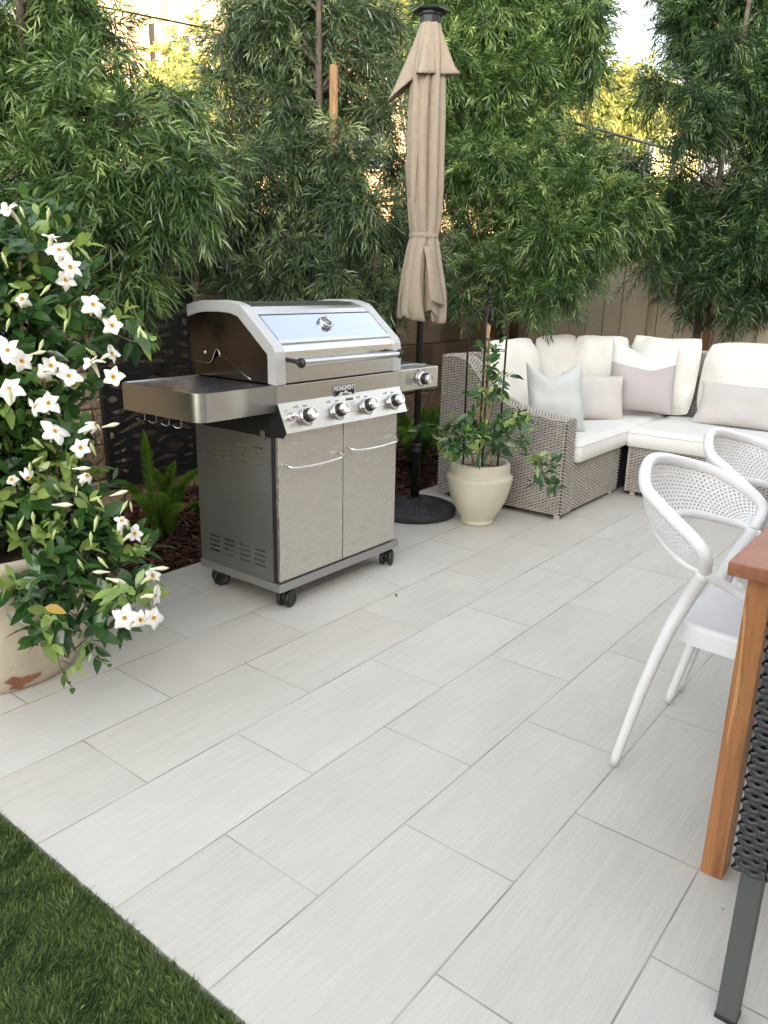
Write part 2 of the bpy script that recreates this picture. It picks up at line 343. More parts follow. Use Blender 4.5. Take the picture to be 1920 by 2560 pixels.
# ------------------------------------------------------------------ leaves (numpy batches)
def leaves(base, d, L, Wd, droop=.2, rows=((0, .25), (.45, 1), (1, .06)), fold=0.0, nrm=None):
    """base n x 3, direction n x 3 -> quads; rows: (place along the leaf, width share)"""
    n = len(base); d = unit(d); L = np.broadcast_to(L, (n,)); Wd = np.broadcast_to(Wd, (n,))
    if nrm is None: nrm = rng.normal(size=(n, 3))
    side = unit(np.cross(d, nrm)); up = np.cross(side, d)
    cols = 3 if fold else 2; V = np.zeros((n, len(rows), cols, 3))
    for i, (t, ww) in enumerate(rows):
        c = base+d*(L*t)[:, None]; c[:, 2] -= droop*L*t*t
        off = side*(Wd*ww/2)[:, None]
        if fold:
            V[:, i, 0] = c-off+up*(fold*Wd*ww)[:, None]; V[:, i, 1] = c; V[:, i, 2] = c+off+up*(fold*Wd*ww)[:, None]
        else: V[:, i, 0] = c-off; V[:, i, 1] = c+off
    k = len(rows)*cols; q = []
    for i in range(len(rows)-1):
        for j in range(cols-1): q.append((i*cols+j, i*cols+j+1, (i+1)*cols+j+1, (i+1)*cols+j))
    F = (np.array(q)[None]+(np.arange(n)*k)[:, None, None]).reshape(-1, 4)
    return V.reshape(-1, 3), F, k
class LB:
    def __init__(s): s.V = []; s.F = []; s.T = []; s.n = 0
    def add(s, V, F, tone, k):
        s.V.append(V); s.F.append(F+s.n); s.T.append(np.repeat(tone, k)); s.n += len(V)
    def out(s): return np.vstack(s.V), np.vstack(s.F), np.concatenate(s.T)

def crown_shoots(lb, c, r, dens, leafL, rs, light=.35, squash=(1, 1, 1), nl=20, droopy=.55, leafW=.0076):
    n = max(6, int(1.45*dens*PI*r*r)); d = unit(rs.normal(size=(n, 3)))
    rad = r*(.35+.65*rs.random(n)**.55); lump = 1+.22*np.sin(d[:, 0]*5+c[0]*9)*np.cos(d[:, 2]*4+c[1]*7)
    b = c+d*(rad*lump)[:, None]*np.array(squash)
    sd_ = unit(d*.7+rs.normal(size=(n, 3))*.45+np.array([0, 0, -droopy])*rs.random((n, 1))*1.3)
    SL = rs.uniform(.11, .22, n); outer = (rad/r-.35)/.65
    tone_s = np.clip(.12+.45*outer*rs.random(n)+light*rs.random(n)*(rs.random(n) > .55)+.12*(d[:, 2] > .2), 0, 1)  # shade painted into inner shoots, light onto outer and upper ones; some young growth
    # leaves along each shoot
    t = (np.arange(nl)[None]+rs.random((n, nl)))/nl; ang = np.arange(nl)[None]*2.4+rs.random((n, 1))*6.28
    a = unit(np.cross(sd_, np.array([.3, .2, 1.]))); bb = np.cross(sd_, a)
    P = b[:, None]+sd_[:, None]*(SL[:, None]*t)[..., None]; P[..., 2] -= .25*(SL[:, None]*t*t)
    spread = (1.0-.45*t)
    D = sd_[:, None]*(.75+.4*t)[..., None]+(a[:, None]*np.cos(ang)[..., None]+bb[:, None]*np.sin(ang)[..., None])*spread[..., None]
    L = leafL*rs.uniform(.6, 1.1, (n, nl))*(1-.35*t)
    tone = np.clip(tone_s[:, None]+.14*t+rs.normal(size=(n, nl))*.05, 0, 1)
    V, F, k = leaves(P.reshape(-1, 3), D.reshape(-1, 3), L.ravel(), leafW*leafL/.09, .28)
    lb.add(V, F, tone.ravel(), k)
    # the shoot's stem
    V, F, k = leaves(b, sd_, SL, .003, .25); lb.add(V, F, np.full(n, .25), k)

# ------------------------------------------------------------------ setting: ground, patio, turf, bed, slope
def struct(name, mb, m): return tag(part(name, mb, m), kind='structure')
struct('ground', MB().add([(-150, -150, -.08), (200, -150, -.08), (200, 200, -.08), (-150, 200, -.08)], [(0, 1, 2, 3)]), 'soil')
struct('patio', MB().box(-.045, 5.15, -4.6, 2.14, -.07, 0, 0, 0), 'tile')
struct('turf_base', MB().box(-6, -.055, -4.6, 3.1, -.07, -.012), 'turfbase')
xs = np.linspace(-1, 6.2, 60); ys = np.linspace(2.145, 3.3, 14); A = np.zeros((14, 60, 3)); A[..., 0] = xs; A[..., 1] = ys[:, None]
A[..., 2] = -.035+.05*(A[..., 1]-2.14)+.008*np.sin(A[..., 0]*5)*np.cos(A[..., 1]*7)
mbed = MB().sheet(A)
xs = np.linspace(5.16, 6.2, 12); ys = np.linspace(-4, 2.14, 30); A = np.zeros((30, 12, 3)); A[..., 0] = xs; A[..., 1] = ys[:, None]; A[..., 2] = -.03; mbed.sheet(A)
struct('planting_bed', mbed, 'soil')
xs = np.linspace(-40, 90, 70); ys = np.concatenate([np.linspace(3.36, 8, 10), np.linspace(9, 90, 30)]); A = np.zeros((40, 70, 3)); A[..., 0] = xs; A[..., 1] = ys[:, None]
dist = A[..., 1]-3.3; A[..., 2] = 1.5+.09*np.minimum(dist, 14)+.05*np.maximum(0, np.minimum(dist-14, 60))+.12*np.sin(A[..., 0]*.7)*np.sin(A[..., 1]*.5)
struct('slope', MB().sheet(A), 'dry')
xs = np.linspace(6.2, 90, 40); ys = np.linspace(-60, 3.36, 30); A = np.zeros((30, 40, 3)); A[..., 0] = xs; A[..., 1] = ys[:, None]
A[..., 2] = -.05+np.minimum(1, (A[..., 0]-6.2)/14)*1.9+.03*np.maximum(0, A[..., 0]-20)
struct('hillside', MB().sheet(A), 'dry')

# artificial turf blades
def turf(x0, x1, y0, y1, n, L0, wd):
    b = np.stack([rng.uniform(x0, x1, n), rng.uniform(y0, y1, n), np.full(n, -.012)], 1)
    cl = np.sin(b[:, 0]*31+np.sin(b[:, 1]*23)*2)*np.cos(b[:, 1]*27)
    lean = unit(np.stack([np.cos(cl*2+.6), np.sin(cl*2+.6), np.zeros(n)], 1))
    d = np.array([0, 0, 1.])+lean*rng.uniform(.1, .9, (n, 1))+rng.normal(size=(n, 3))*.35; d[:, 2] = np.abs(d[:, 2])+.25
    return leaves(b, d, L0*rng.uniform(.6, 1.15, n), wd, .25), np.clip(.42+.16*cl+rng.normal(size=n)*.2, 0, 1)
lb = LB()
for a in ((-.55, -.052, .0, 1.6, 75000, .023, .0017), (-2.2, -.052, -1.6, 3.0, 60000, .03, .004)):
    (V, F, k), tn = turf(*a); lb.add(V, F, tn, k)
n_ = 2600; b_ = np.stack([rng.uniform(-.062, -.050, n_), rng.uniform(-1.0, 2.0, n_), np.full(n_, -.006)], 1); b_ = b_[np.sin(b_[:, 1]*40)+np.sin(b_[:, 1]*13.7) > -.6]; n_ = len(b_)
d_ = np.stack([rng.uniform(.1, 1.0, n_), rng.normal(size=n_)*.5, rng.uniform(.35, 1, n_)], 1); V, F, k = leaves(b_, d_, rng.uniform(.010, .026, n_), .0016, .3); lb.add(V, F, rng.uniform(.1, .7, n_), k)
V, F, T = lb.out(); tag(fpart('artificial_grass', V, F, T, 'turf'), 'short green artificial grass with thin leaning blades beside the pale tiles', 'grass', kind='stuff')

# bark mulch chips
def chips(n, x0, x1, y0, y1, zf, L=(.02, .07)):
    c = np.stack([rng.uniform(x0, x1, n), rng.uniform(y0, y1, n), np.zeros(n)], 1); c[:, 2] = zf(c)+rng.uniform(0, .022, n)
    th = rng.uniform(0, 2*PI, n); d = unit(np.stack([np.cos(th), np.sin(th), rng.normal(size=n)*.25], 1)); l = rng.uniform(*L, n)
    return leaves(c-d*l[:, None]/2, d, l, rng.uniform(.008, .022, n), 0, ((0, .5), (.3, 1), (.8, .8), (1, .3)), .12, nrm=np.array([0, 0, 1.])+rng.normal(size=(n, 3))*.45)
lb = LB()
for n, a in ((30000, (-.9, 5.2, 2.15, 3.2)), (5000, (5.17, 6.1, -2, 2.2))):
    V, F, k = chips(n, *a, lambda c: -.035+.05*np.clip(c[:, 1]-2.14, 0, 2)+.004); lb.add(V, F, np.clip(rng.normal(size=n)*.2+.35+.5*(rng.random(n) > .95), 0, 1), k)
V, F, T = lb.out(); tag(fpart('bark_mulch', V, F, T, 'mulch'), 'dark red brown bark mulch covering the planting bed', 'mulch', kind='stuff')

# ------------------------------------------------------------------ retaining wall
wall = thing('retaining_wall', (2.5, 3.2, 0), 'low retaining wall of rough tan brown split concrete blocks behind the planting bed', 'wall')
mb = MB(); z = -.02; rw = 0
for h in (.2,)*8:
    x = -2.2+random.random()*.3
    while x < 6.15:
        L = random.choice([.2, .3, .3, .42, .42]); o_ = random.uniform(-.012, .018)
        mb.box(x+.003, min(x+L, 6.2)-.003, 3.16+o_+.006*rw, 3.42, z+.003, z+h-.002, 0, .009, tone=random.uniform(.1, .95)); x += L
    z += h; rw += 1
part('block_courses', mb, 'block', wall)
mb = MB(); x = -2.2
while x < 6.15:
    L = random.choice([.42, .45]); mb.box(x+.003, min(x+L, 6.2)-.003, 3.19, 3.46, z+.002, z+.085, 0, .008, tone=random.uniform(.5, 1)); x += L
part('cap_stones', mb, 'block', wall)

# tan fence at the right-hand end of the patio
fen = thing('board_fence', (6.15, 0, 0), 'tall tan vinyl board fence behind the wicker sofa', 'fence')
mb = MB(); y = -4.5
while y < 3.1:
    mb.box(6.135, 6.16, y+.002, y+.158, .04, 1.72, 0, .004); y += .162
part('board_panel', mb, 'fence', fen)
for yy in (3.08, 1.95, .35, -1.3, -3): part('post', MB().box(6.09, 6.215, yy-.06, yy+.06, -.05, 1.83, 0, .006), 'fence', fen)
part('rail', MB().box(6.10, 6.20, -4.5, 3.1, 1.70, 1.79, 0, .005), 'fence', fen)
part('rail', MB().box(6.10, 6.20, -4.5, 3.1, .0, .09, 0, .005), 'fence', fen)
part('backing', MB().box(6.162, 6.168, -4.5, 3.1, .04, 1.7), 'fence', fen)
solo('corner_post', MB().box(5.86, 5.95, 3.05, 3.15, -.05, 1.62, 0, .004), 'post', (5.9, 3.1, 0), 'dark brown timber post standing in the corner where the block wall meets the tan fence', 'post')

# black laser-cut screens on the wall
def screen(x0, x1, z0, z1, label, seed):
    r_ = random.Random(seed); t = thing('metal_screen', ((x0+x1)/2, 3.12, 0), label, 'garden screen', 'black cut metal screens against the block wall')
    mb = MB(); fw_ = .025; rows = int((z1-z0)/.058); H = (z1-z0-2*fw_)/rows; y = 3.105
    off = [[0]*99 for _ in range(99)]
    def wave(x, z): return .022*math.sin(x*9+z*4+seed)+.012*math.sin(x*21-z*13+seed*2)
    for i in range(rows):
        zz = z0+fw_+i*H; x = x0+fw_-(r_.random()*.08)
        while x < x1-fw_-.001:
            L = r_.uniform(.11, .25); a = max(x, x0+fw_); b = min(x+L, x1-fw_); x += L
            if b-a < .02: mb.add([(a, y, zz), (b, y, zz), (b, y, zz+H), (a, y, zz+H)], [(0, 1, 2, 3)]); continue
            outer = [(a, zz), ((a+b)/2, zz), (b, zz), (b, zz+H/2), (b, zz+H), ((a+b)/2, zz+H), (a, zz+H), (a, zz+H/2)]
            cx, cz = (a+b)/2, zz+H/2; hw = (b-a)/2*r_.uniform(.72, .93); hh = H/2*r_.uniform(.30, .66); tl = r_.uniform(-.5, .5)*H; tilt = r_.uniform(-.35, .35)*H
            inner = [(cx-hw*.7, cz-hh*.7-tl*.3), (cx+tl*.8, cz-hh), (cx+hw*.7, cz-hh*.5+tl*.3), (cx+hw, cz+tilt*.5), (cx+hw*.6, cz+hh*.75), (cx-tl, cz+hh), (cx-hw*.75, cz+hh*.5), (cx-hw, cz-tilt*.5)]
            V = [(p, y, q+wave(p, q)*(1 if z0+fw_+.005 < q < z1-fw_-.005 else 0)) for p, q in outer]+[(p, y, q+wave(p, q)) for p, q in inner]
            mb.add(V, [(k, (k+1) % 8, 8+(k+1) % 8, 8+k) for k in range(8)])
    o = part('cut_panel', mb, 'plate', t); md = o.modifiers.new('thickness', 'SOLIDIFY'); md.thickness = .006; md.offset = 1
    f = MB(); f.box(x0, x0+fw_, y-.012, y+.02, z0, z1, 0, .002); f.box(x1-fw_, x1, y-.012, y+.02, z0, z1, 0, .002)
    f.box(x0+fw_, x1-fw_, y-.012, y+.02, z0, z0+fw_, 0, .002); f.box(x0+fw_, x1-fw_, y-.012, y+.02, z1-fw_, z1, 0, .002); part('frame', f, 'plate', t)
screen(1.57, 2.19, .14, 1.37, 'black cut metal screen with wavy openings behind the left shelf of the grill', 1)
screen(3.50, 4.12, .14, 1.37, 'black cut metal screen with wavy openings behind the umbrella pole', 5)

# ------------------------------------------------------------------ gas grill
G = thing('gas_grill', (1.62, 1.68, 0), 'large stainless steel gas grill on black casters with two front doors', 'grill')
X0, X1, YF, YB = 1.25, 1.99, 1.445, 1.92
def side_panel(x, th, slots=True):
    ys_ = [1.478]; zs_ = [.118]
    cols = [(YB-.47*.045-.062*k_-.0*k_) for k_ in range(0)]
    ycent = [1.555, 1.645, 1.738, 1.83]; w2 = .031
    for c in ycent: ys_ += [c-w2, c+w2]
    ys_.append(YB)
    for zc in (.175, .196, .217, .238, .588, .610, .632, .654): zs_ += [zc-.0038, zc+.0038]
    zs_.append(.70); V = [(x, a, b) for b in zs_ for a in ys_]; n = len(ys_); F = []
    for j in range(len(zs_)-1):
        for i in range(n-1):
            if slots and i % 2 == 1 and j % 2 == 1: continue
            F.append((j*n+i, j*n+i+1, (j+1)*n+i+1, (j+1)*n+i))
    m_ = MB().add(V, F); return m_
o = part('side_panel', side_panel(X0+.002, .002), 'cab', G); md = o.modifiers.new('thickness', 'SOLIDIFY'); md.thickness = .0015
o = part('side_panel', side_panel(X1-.004, .002), 'cab', G); md = o.modifiers.new('thickness', 'SOLIDIFY'); md.thickness = .0015
fr = MB(); fr.box(X0+.001, X0+.013, 1.462, 1.478, .12, .715, 0, .001); fr.box(X1-.014, X1-.002, 1.462, 1.478, .12, .715); fr.box(X0+.014, X1-.015, 1.466, 1.476, .12, .135)
fr.box(X0+.014, X1-.015, 1.466, 1.476, .70, .715); fr.box(X0+.004, X0+.016, 1.905, 1.918, .12, .70); fr.box(X1-.018, X1-.006, 1.905, 1.918, .12, .70)
fr.box(X0+.004, X1-.006, 1.478, 1.485, .125, .70); fr.box(X0+.004, X0+.012, 1.485, 1.905, .121, .13); fr.box(X1-.016, X1-.008, 1.485, 1.905, .121, .13)  # first box: near-black sheet painting in the shade behind the doors
part('cabinet_frame', fr, 'dark', G)
base = part('base_plate', MB().box(1.245, 2.012, 1.438, 1.925, .083, .118, 0, .002), 'trim', G)
for xa, xb, hx0, hx1, hz in ((1.257, 1.624, 1.288, 1.592, .587), (1.630, 1.985, 1.652, 1.955, .60)):
    d = part('door', MB().box(xa, xb, YF, YF+.018, .126, .735, 0, .002), 'steel_d', G)
    path = [(hx0, YF+.002, hz+.012), (hx0, YF-.022, hz+.008), (hx0+.006, YF-.036, hz+.003), (hx0+.03, YF-.042, hz)]
    path += [(hx0+.03+(hx1-hx0-.06)*k/6, YF-.044, hz-.004*math.sin(PI*k/6)) for k in range(1, 6)]
    path += [(hx1-.03, YF-.042, hz), (hx1-.006, YF-.036, hz+.003), (hx1, YF-.022, hz+.008), (hx1, YF+.002, hz+.012)]
    part('door_handle', MB().tube(path, .0062, 10), 'chrome', d)
# casters
def caster(x, y, ang):
    c, s = math.cos(ang), math.sin(ang); ax = np.array([s, -c, 0.]); m_ = MB()
    m_.lathe([(.0, -.002), (.012, -.002), (.012, .02), (.02, .022), (.02, .0265), (0, .0265)], (x, y, .058), 14)
    hood = [(.0, .0), (.02, .0), (.034, .006), (.036, .016), (.02, .02), (0, .02)]
    m_.lathe([(0, -.008), (.030, -.008), (.030, .008), (0, .008)], (x, y, .044), 18, axis=ax)
    k = part('caster', m_, 'black', G)
    for sg in (-1, 1):
        m_ = MB(); m_.lathe([(0, -.011), (.030, -.011), (.036, -.007), (.0375, 0), (.036, .007), (.030, .011), (.024, .0105), (.022, .0085), (0, .0085)] if sg > 0 else [(0, -.0085), (.022, -.0085), (.024, -.0105), (.030, -.011), (.036, -.007), (.0375, 0), (.036, .007), (.030, .011), (0, .011)],
                 np.array([x, y, .0375])+ax*sg*.019, 26, axis=ax); part('wheel', m_, 'black', k)
for x, y, a in ((1.315, 1.475, .25), (1.965, 1.47, .5), (1.30, 1.86, -.5), (1.955, 1.87, .3)): caster(x, y, a)
# firebox and rear
fb = MB(); fb.box(X0+.006, X1-.006, 1.475, YB-.03, .70, .90, 0, .003); fb.box(X0+.01, X1-.01, 1.464, 1.476, .735, .80)
part('firebox', fb, 'dark', G)
part('screw_tab', MB().box(1.243, 1.249, 1.505, 1.53, .69, .725, 0, .002).lathe([(0, 0), (.005, 0), (.005, .002), (0, .002)], (1.243, 1.5175, .712), 10, axis=(-1, 0, 0)), 'cab', G)
# fascia, control panel
fa = part('front_fascia', MB().box(X0, X1+.002, 1.439, 1.462, .803, .899, 0, .002).box(X0, X1, 1.462, YB-.02, .893, .899), 'steel', G)
cp = MB().prism([(1.4385, .834), (1.392, .729), (1.400, .7265), (1.462, .7265), (1.462, .84)], X0+.001, X1+.001)
cpo = part('control_panel', cp, 'steel', G)
part('end_plate', MB().prism([(1.437, .832), (1.393, .73), (1.408, .708), (1.475, .708), (1.475, .802), (1.45, .802)], X0-.002, X0+.0005), 'black', G)
part('end_plate', MB().prism([(1.437, .832), (1.393, .73), (1.408, .708), (1.475, .708), (1.475, .802), (1.45, .802)], X1+.0015, X1+.004), 'black', G)
NK = unit(np.array([0, -.105, .0465])); UK = unit(np.array([0, .0465, .105]))
def on_panel(x, s): return np.array([x, 1.392, .729])+UK*s
def knob(c, ax, up, name='control_knob', rr=1.0):
    b = part(name, MB().lathe([(.031*rr, 0), (.032*rr, .004), (.0315*rr, .009), (.027*rr, .013), (.024*rr, .013), (.024*rr, .010), (0, .010)], c, 32, axis=ax), 'chrome', G)
    part('grip_ring', MB().lathe([(.0268*rr, .012), (.0258*rr, .031), (.0235*rr, .034), (0, .034)], c, 28, axis=ax), 'black', b)
    part('knob_cap', MB().lathe([(.0215*rr, .033), (.0228*rr, .036), (.0225*rr, .050), (.021*rr, .0525), (.019*rr, .0518), (0, .0518)], c, 28, axis=ax), 'chrome', b)
    sd_ = np.cross(up, ax); cc = c+ax*.0522
    part('pointer_mark', MB().add([cc-sd_*.0007+up*.004, cc+sd_*.0007+up*.004, cc+sd_*.0007+up*.016, cc-sd_*.0007+up*.016], [(0, 1, 2, 3)]), 'print', b)
    # tick dashes printed round the lower rim
    m_ = MB()
    for k in range(11):
        a = math.radians(200+k*11); e = sd_*math.cos(a)+up*math.sin(a); f = -sd_*math.sin(a)+up*math.cos(a); q = c+ax*.0008; wd = .0008+.00018*k
        m_.add([q+e*.0345*rr-f*wd, q+e*.0345*rr+f*wd, q+e*.038*rr+f*wd, q+e*.038*rr-f*wd], [(0, 1, 2, 3)])
    part('dial_marking', m_, 'print', b)
for x in (1.372, 1.553, 1.734, 1.912): knob(on_panel(x, .052), NK, UK)
knob(np.array([2.155, 1.4385, .855]), np.array([0, -1., 0]), np.array([0, 0, 1.]), 'burner_knob')
ig = on_panel(1.295, .060)
b = part('igniter_button', MB().lathe([(.016, 0), (.016, .006), (.011, .010), (.0105, .022), (.012, .024), (.012, .029), (.009, .031), (0, .031)], ig, 22, axis=NK), 'chrome', G)
def panel_print(x, s, w, h, m_, o_=.0009):
    q = on_panel(x, s)+NK*o_; ex = np.array([1., 0, 0]); m_.add([q, q+ex*w, q+ex*w+UK*h, q+UK*h], [(0, 1, 2, 3)])
for x in (1.372, 1.553, 1.734, 1.912):
    pp = MB()
    for k in range(3): panel_print(x-.047+k*.0045, .092, .0032, .004, pp)
    panel_print(x-.030, .089, .004, .011, pp); panel_print(x+.006, .089, .0035, .008, pp); panel_print(x+.013, .091, .010, .004, pp)
    part('printed_marking', pp, 'print', cpo)
pp = MB(); panel_print(1.622, .088, .045, .009, pp)
for k in range(9):
    for j in range(5): panel_print(1.615+j*.0115, .080-k*.0052, random.uniform(.006, .0105), .0012, pp)
part('printed_notice', pp, 'print', cpo)
pp = MB()
for k in range(3): panel_print(1.272, .088-k*.004, .018, .001, pp)
part('printed_notice', pp, 'print', cpo)
pp = MB()
for k in range(3): panel_print(1.275, .030-k*.004, .03-.006*k, .001, pp)
part('printed_notice', pp, 'print', cpo)
# side shelves
def rounded(x0, x1, y0, y1, r, corner):
    P = []
    for (cx, cy, a0), rc in zip(((x0, y0, 180), (x1, y0, 270), (x1, y1, 0), (x0, y1, 90)), corner):
        if rc <= 0: P.append((cx, cy)); continue
        ox = cx+(rc if cx == x0 else -rc); oy = cy+(rc if cy == y0 else -rc)
        for k in range(9): a = math.radians(a0+k*90/8); P.append((ox+rc*math.cos(a), oy+rc*math.sin(a)))
    return P
sl = rounded(.893, X0-.0005, 1.439, 1.888, .05, (.05, 0, 0, .02))
n_ = len(sl); mb = MB(); lo = [(a, b, .805) for a, b in sl]; hi = [(a, b, .903) for a, b in sl]
mb.add(lo+hi, [(j, (j+1) % n_, n_+(j+1) % n_, n_+j) for j in range(n_)], 0, True)
ins = [(a+(.006 if a < 1 else -.004)*0+(.005 if a < .95 else 0)-(.0 if a < .95 else 0), b+(.005 if b < 1.5 else (-.005 if b > 1.85 else 0)), .9035) for a, b in sl]
ins2 = [(p[0]+(.003 if p[0] < .95 else 0), p[1]+(.003 if p[1] < 1.5 else (-.003 if p[1] > 1.85 else 0)), .8995) for p in ins]
mb.add([(a, b, .903) for a, b in sl]+ins+ins2, [(j, (j+1) % n_, n_+(j+1) % n_, n_+j) for j in range(n_)]+[(n_+j, n_+(j+1) % n_, 2*n_+(j+1) % n_, 2*n_+j) for j in range(n_)], 0, False)
sh = part('side_shelf', mb, 'steel', G)
part('shelf_top', MB().add(ins2, [tuple(range(n_))]), 'steel_t', sh)
part('shelf_underside', MB().add([(a, b, .812) for a, b in sl], [tuple(range(n_))[::-1]]), 'dark', sh)
for y in (1.59, 1.658, 1.733, 1.802):
    part('utensil_hook', MB().tube(spline([(.93, y, .81), (.93, y, .782), (.93, y+.003, .770), (.92, y+.018, .768), (.915, y+.026, .777)], 5), .0014, 6), 'chrome', sh)
sb = MB().box(X1+.0025, 2.288, 1.4395, 1.888, .806, .903, 0, .004); so = part('burner_shelf', sb, 'steel', G)
part('burner_lid', MB().box(X1+.02, 2.27, 1.50, 1.87, .9035, .909, 0, .002), 'steel_t', so)
part('lid_grip', MB().tube([(2.02, 1.492, .905), (2.03, 1.49, .915), (2.2, 1.49, .915), (2.21, 1.492, .905)], .002, 6), 'chrome', so)
m_ = MB()
for j in range(5):
    for k in range(16):
        if random.random() < .85: m_.add([(2.035+j*.0098, 1.4388, .835+k*.0032), (2.035+j*.0098+random.uniform(.005, .009), 1.4388, .835+k*.0032), (2.035+j*.0098+.007, 1.4388, .8362+k*.0032), (2.035+j*.0098, 1.4388, .8362+k*.0032)], [(0, 1, 2, 3)])
part('warning_print', m_, 'print', so)
m_ = MB(); m_.lathe([(.0045, 0), (.0055, 0), (.0055, .0003), (.0045, .0003)], (2.128, 1.4392, .893), 12, axis=(0, -1, 0)); m_.add([(2.11, 1.4388, .8905), (2.12, 1.4388, .8905), (2.12, 1.4388, .8935), (2.11, 1.4388, .8935)], [(0, 1, 2, 3)]); m_.add([(2.165, 1.4388, .892), (2.176, 1.4388, .892), (2.176, 1.4388, .8955), (2.165, 1.4388, .8955)], [(0, 1, 2, 3)])
part('burner_marking', m_, 'print', so)
# badge with its lettering
bx0, bx1, bz0, bz1 = 1.557, 1.684, .828, .874; yb = 1.4385
bd = part('badge', MB().prism([(a, b) for a, b in rounded(bx0, bx1, bz0, bz1, .004, (.005,)*4)], yb-.0022, yb, 'y'), 'black', G)
m_ = MB()
for r in ((bx0+.002, bx1-.002, bz0+.0015, bz0+.0028), (bx0+.002, bx1-.002, bz1-.0028, bz1-.0015), (bx0+.0015, bx0+.0028, bz0+.002, bz1-.002), (bx1-.0028, bx1-.0015, bz0+.002, bz1-.002)): m_.box(r[0], r[1], yb-.0030, yb-.0022, r[2], r[3])
cx = (bx0+bx1)/2
m_.prism([(cx-.040, bz0+.0035), (cx+.050, bz0+.0035), (cx+.046, bz0+.008), (cx+.034, bz0+.013), (cx+.026, bz0+.012), (cx+.014, bz0+.021), (cx+.004, bz0+.021), (cx-.004, bz0+.014), (cx-.016, bz0+.018), (cx-.024, bz0+.017), (cx-.032, bz0+.009)], yb-.0028, yb-.0022, 'y')
part('emblem', m_, 'emblem', bd)
def text(body, size, loc, mt, parent, sx=1.0, rot=(PI/2, 0, 0), name='lettering', ext=.0006):
    cu = bpy.data.curves.new(name, 'FONT'); cu.body = body; cu.size = size; cu.extrude = ext; cu.align_x = 'CENTER'; cu.resolution_u = 3; cu.offset = size*.03
    to = bpy.data.objects.new('tmp_text', cu); COL.objects.link(to); bpy.context.view_layer.update()
    me = bpy.data.meshes.new_from_object(to.evaluated_get(bpy.context.evaluated_depsgraph_get())); bpy.data.objects.remove(to); bpy.data.curves.remove(cu)
    me.name = name; Mx = Matrix.Translation(Vector(loc)-Vector(ORG[parent]))@Euler(rot).to_matrix().to_4x4()@Matrix.Diagonal((sx, 1, 1, 1)); me.transform(Mx)
    me.materials.clear(); return place(name, me, [mt], parent)
text('MONUMENT', .0250, (cx, yb-.0034, bz0+.0245), 'emblem', bd, .92)
text('GRILLS', .0085, (cx+.006, yb-.0034, bz0+.0052), 'black', bd, 1.5)

# lid
prof = [(1.925, 1.115), (1.926, 1.166), (1.88, 1.178), (1.82, 1.186), (1.74, 1.189), (1.67, 1.186), (1.62, 1.174), (1.603, 1.164), (1.452, 1.038), (1.442, 1.020), (1.439, .99), (1.439, .906)]
LID = part('lid', MB().sheet([[(x, a, b) for a, b in prof[1:]] for x in (1.286, 1.944)], smooth=False), 'steel_h', G)
def offset_in(P, d):
    P = np.array(P); T = np.gradient(P, axis=0); T = unit(T); N = np.stack([T[:, 1]*-1, T[:, 0]], 1)
    c = np.array([1.7, 1.0]); s = np.sign(((c-P)*N).sum(1)); return P+N*s[:, None]*d
inn = offset_in(prof[1:], .036); inn[0] = (1.925, 1.128); inn[-1] = (1.475, .906); outp = offset_in(prof[1:], -.006); outp[-1][1] = .903
for xa, xb in ((1.240, 1.290), (1.940, 1.987)):
    mb = MB(); n_ = len(outp)
    ring = [(xa, outp), (xb, outp), (xb, inn), (xa, inn)]
    A = np.array([[(x, a, b) for a, b in Pq] for x, Pq in ring+[ring[0]]]); mb.sheet(A.transpose(1, 0, 2), smooth=False)
    mb.add([(x, P_[0][0], P_[0][1]) for x, P_ in ring], [(0, 1, 2, 3)]); mb.add([(x, P_[-1][0], P_[-1][1]) for x, P_ in ring], [(3, 2, 1, 0)])
    o = part('lid_bezel', mb, 'alu', LID); bv = o.modifiers.new('edge', 'BEVEL'); bv.width = .0022; bv.segments = 2; bv.limit_method = 'ANGLE'
sidep = [(1.925, .955), (1.925, 1.150), (1.88, 1.16), (1.82, 1.168), (1.74, 1.17), (1.67, 1.167), (1.61, 1.148), (1.46, 1.02), (1.456, .906), (1.60, .906), (1.70, .945), (1.745, .99), (1.757, 1.012), (1.772, 1.012), (1.785, .985), (1.80, .955), (1.83, .945)]
for xa in (1.2485, 1.9755): part('lid_side', MB().prism(sidep, xa, xa+.003), 'lidside', LID)
part('rear_box', MB().box(1.256, 1.972, 1.50, 1.915, .899, .935).box(1.256, 1.972, 1.895, 1.92, .935, 1.12), 'lidside', G)
part('hood_hinge_plate', MB().prism([(1.90, .905), (1.57, .905), (1.745, 1.0), (1.80, .965), (1.90, .96)], 1.2535, 1.2555), 'lidside', G)
part('hinge_rib', MB().tube(spline([(1.9, 1.2478, .957), (1.83, 1.2478, .955), (1.80, 1.2478, .962), (1.783, 1.2478, .990), (1.765, 1.2478, 1.012), (1.752, 1.2478, 1.0), (1.747, 1.2478, .985)], 4)[:, [1, 0, 2]], .0016, 6).tube([(1.2478, 1.73, .988), (1.2478, 1.60, .921), (1.2478, 1.575, .912)], .0014, 6), 'chrome', LID)
part('hinge_bolt', MB().lathe([(0, 0), (.008, 0), (.008, .003), (.005, .006), (0, .006)], (1.2485, 1.835, .995), 14, axis=(-1, 0, 0)), 'chrome', LID)
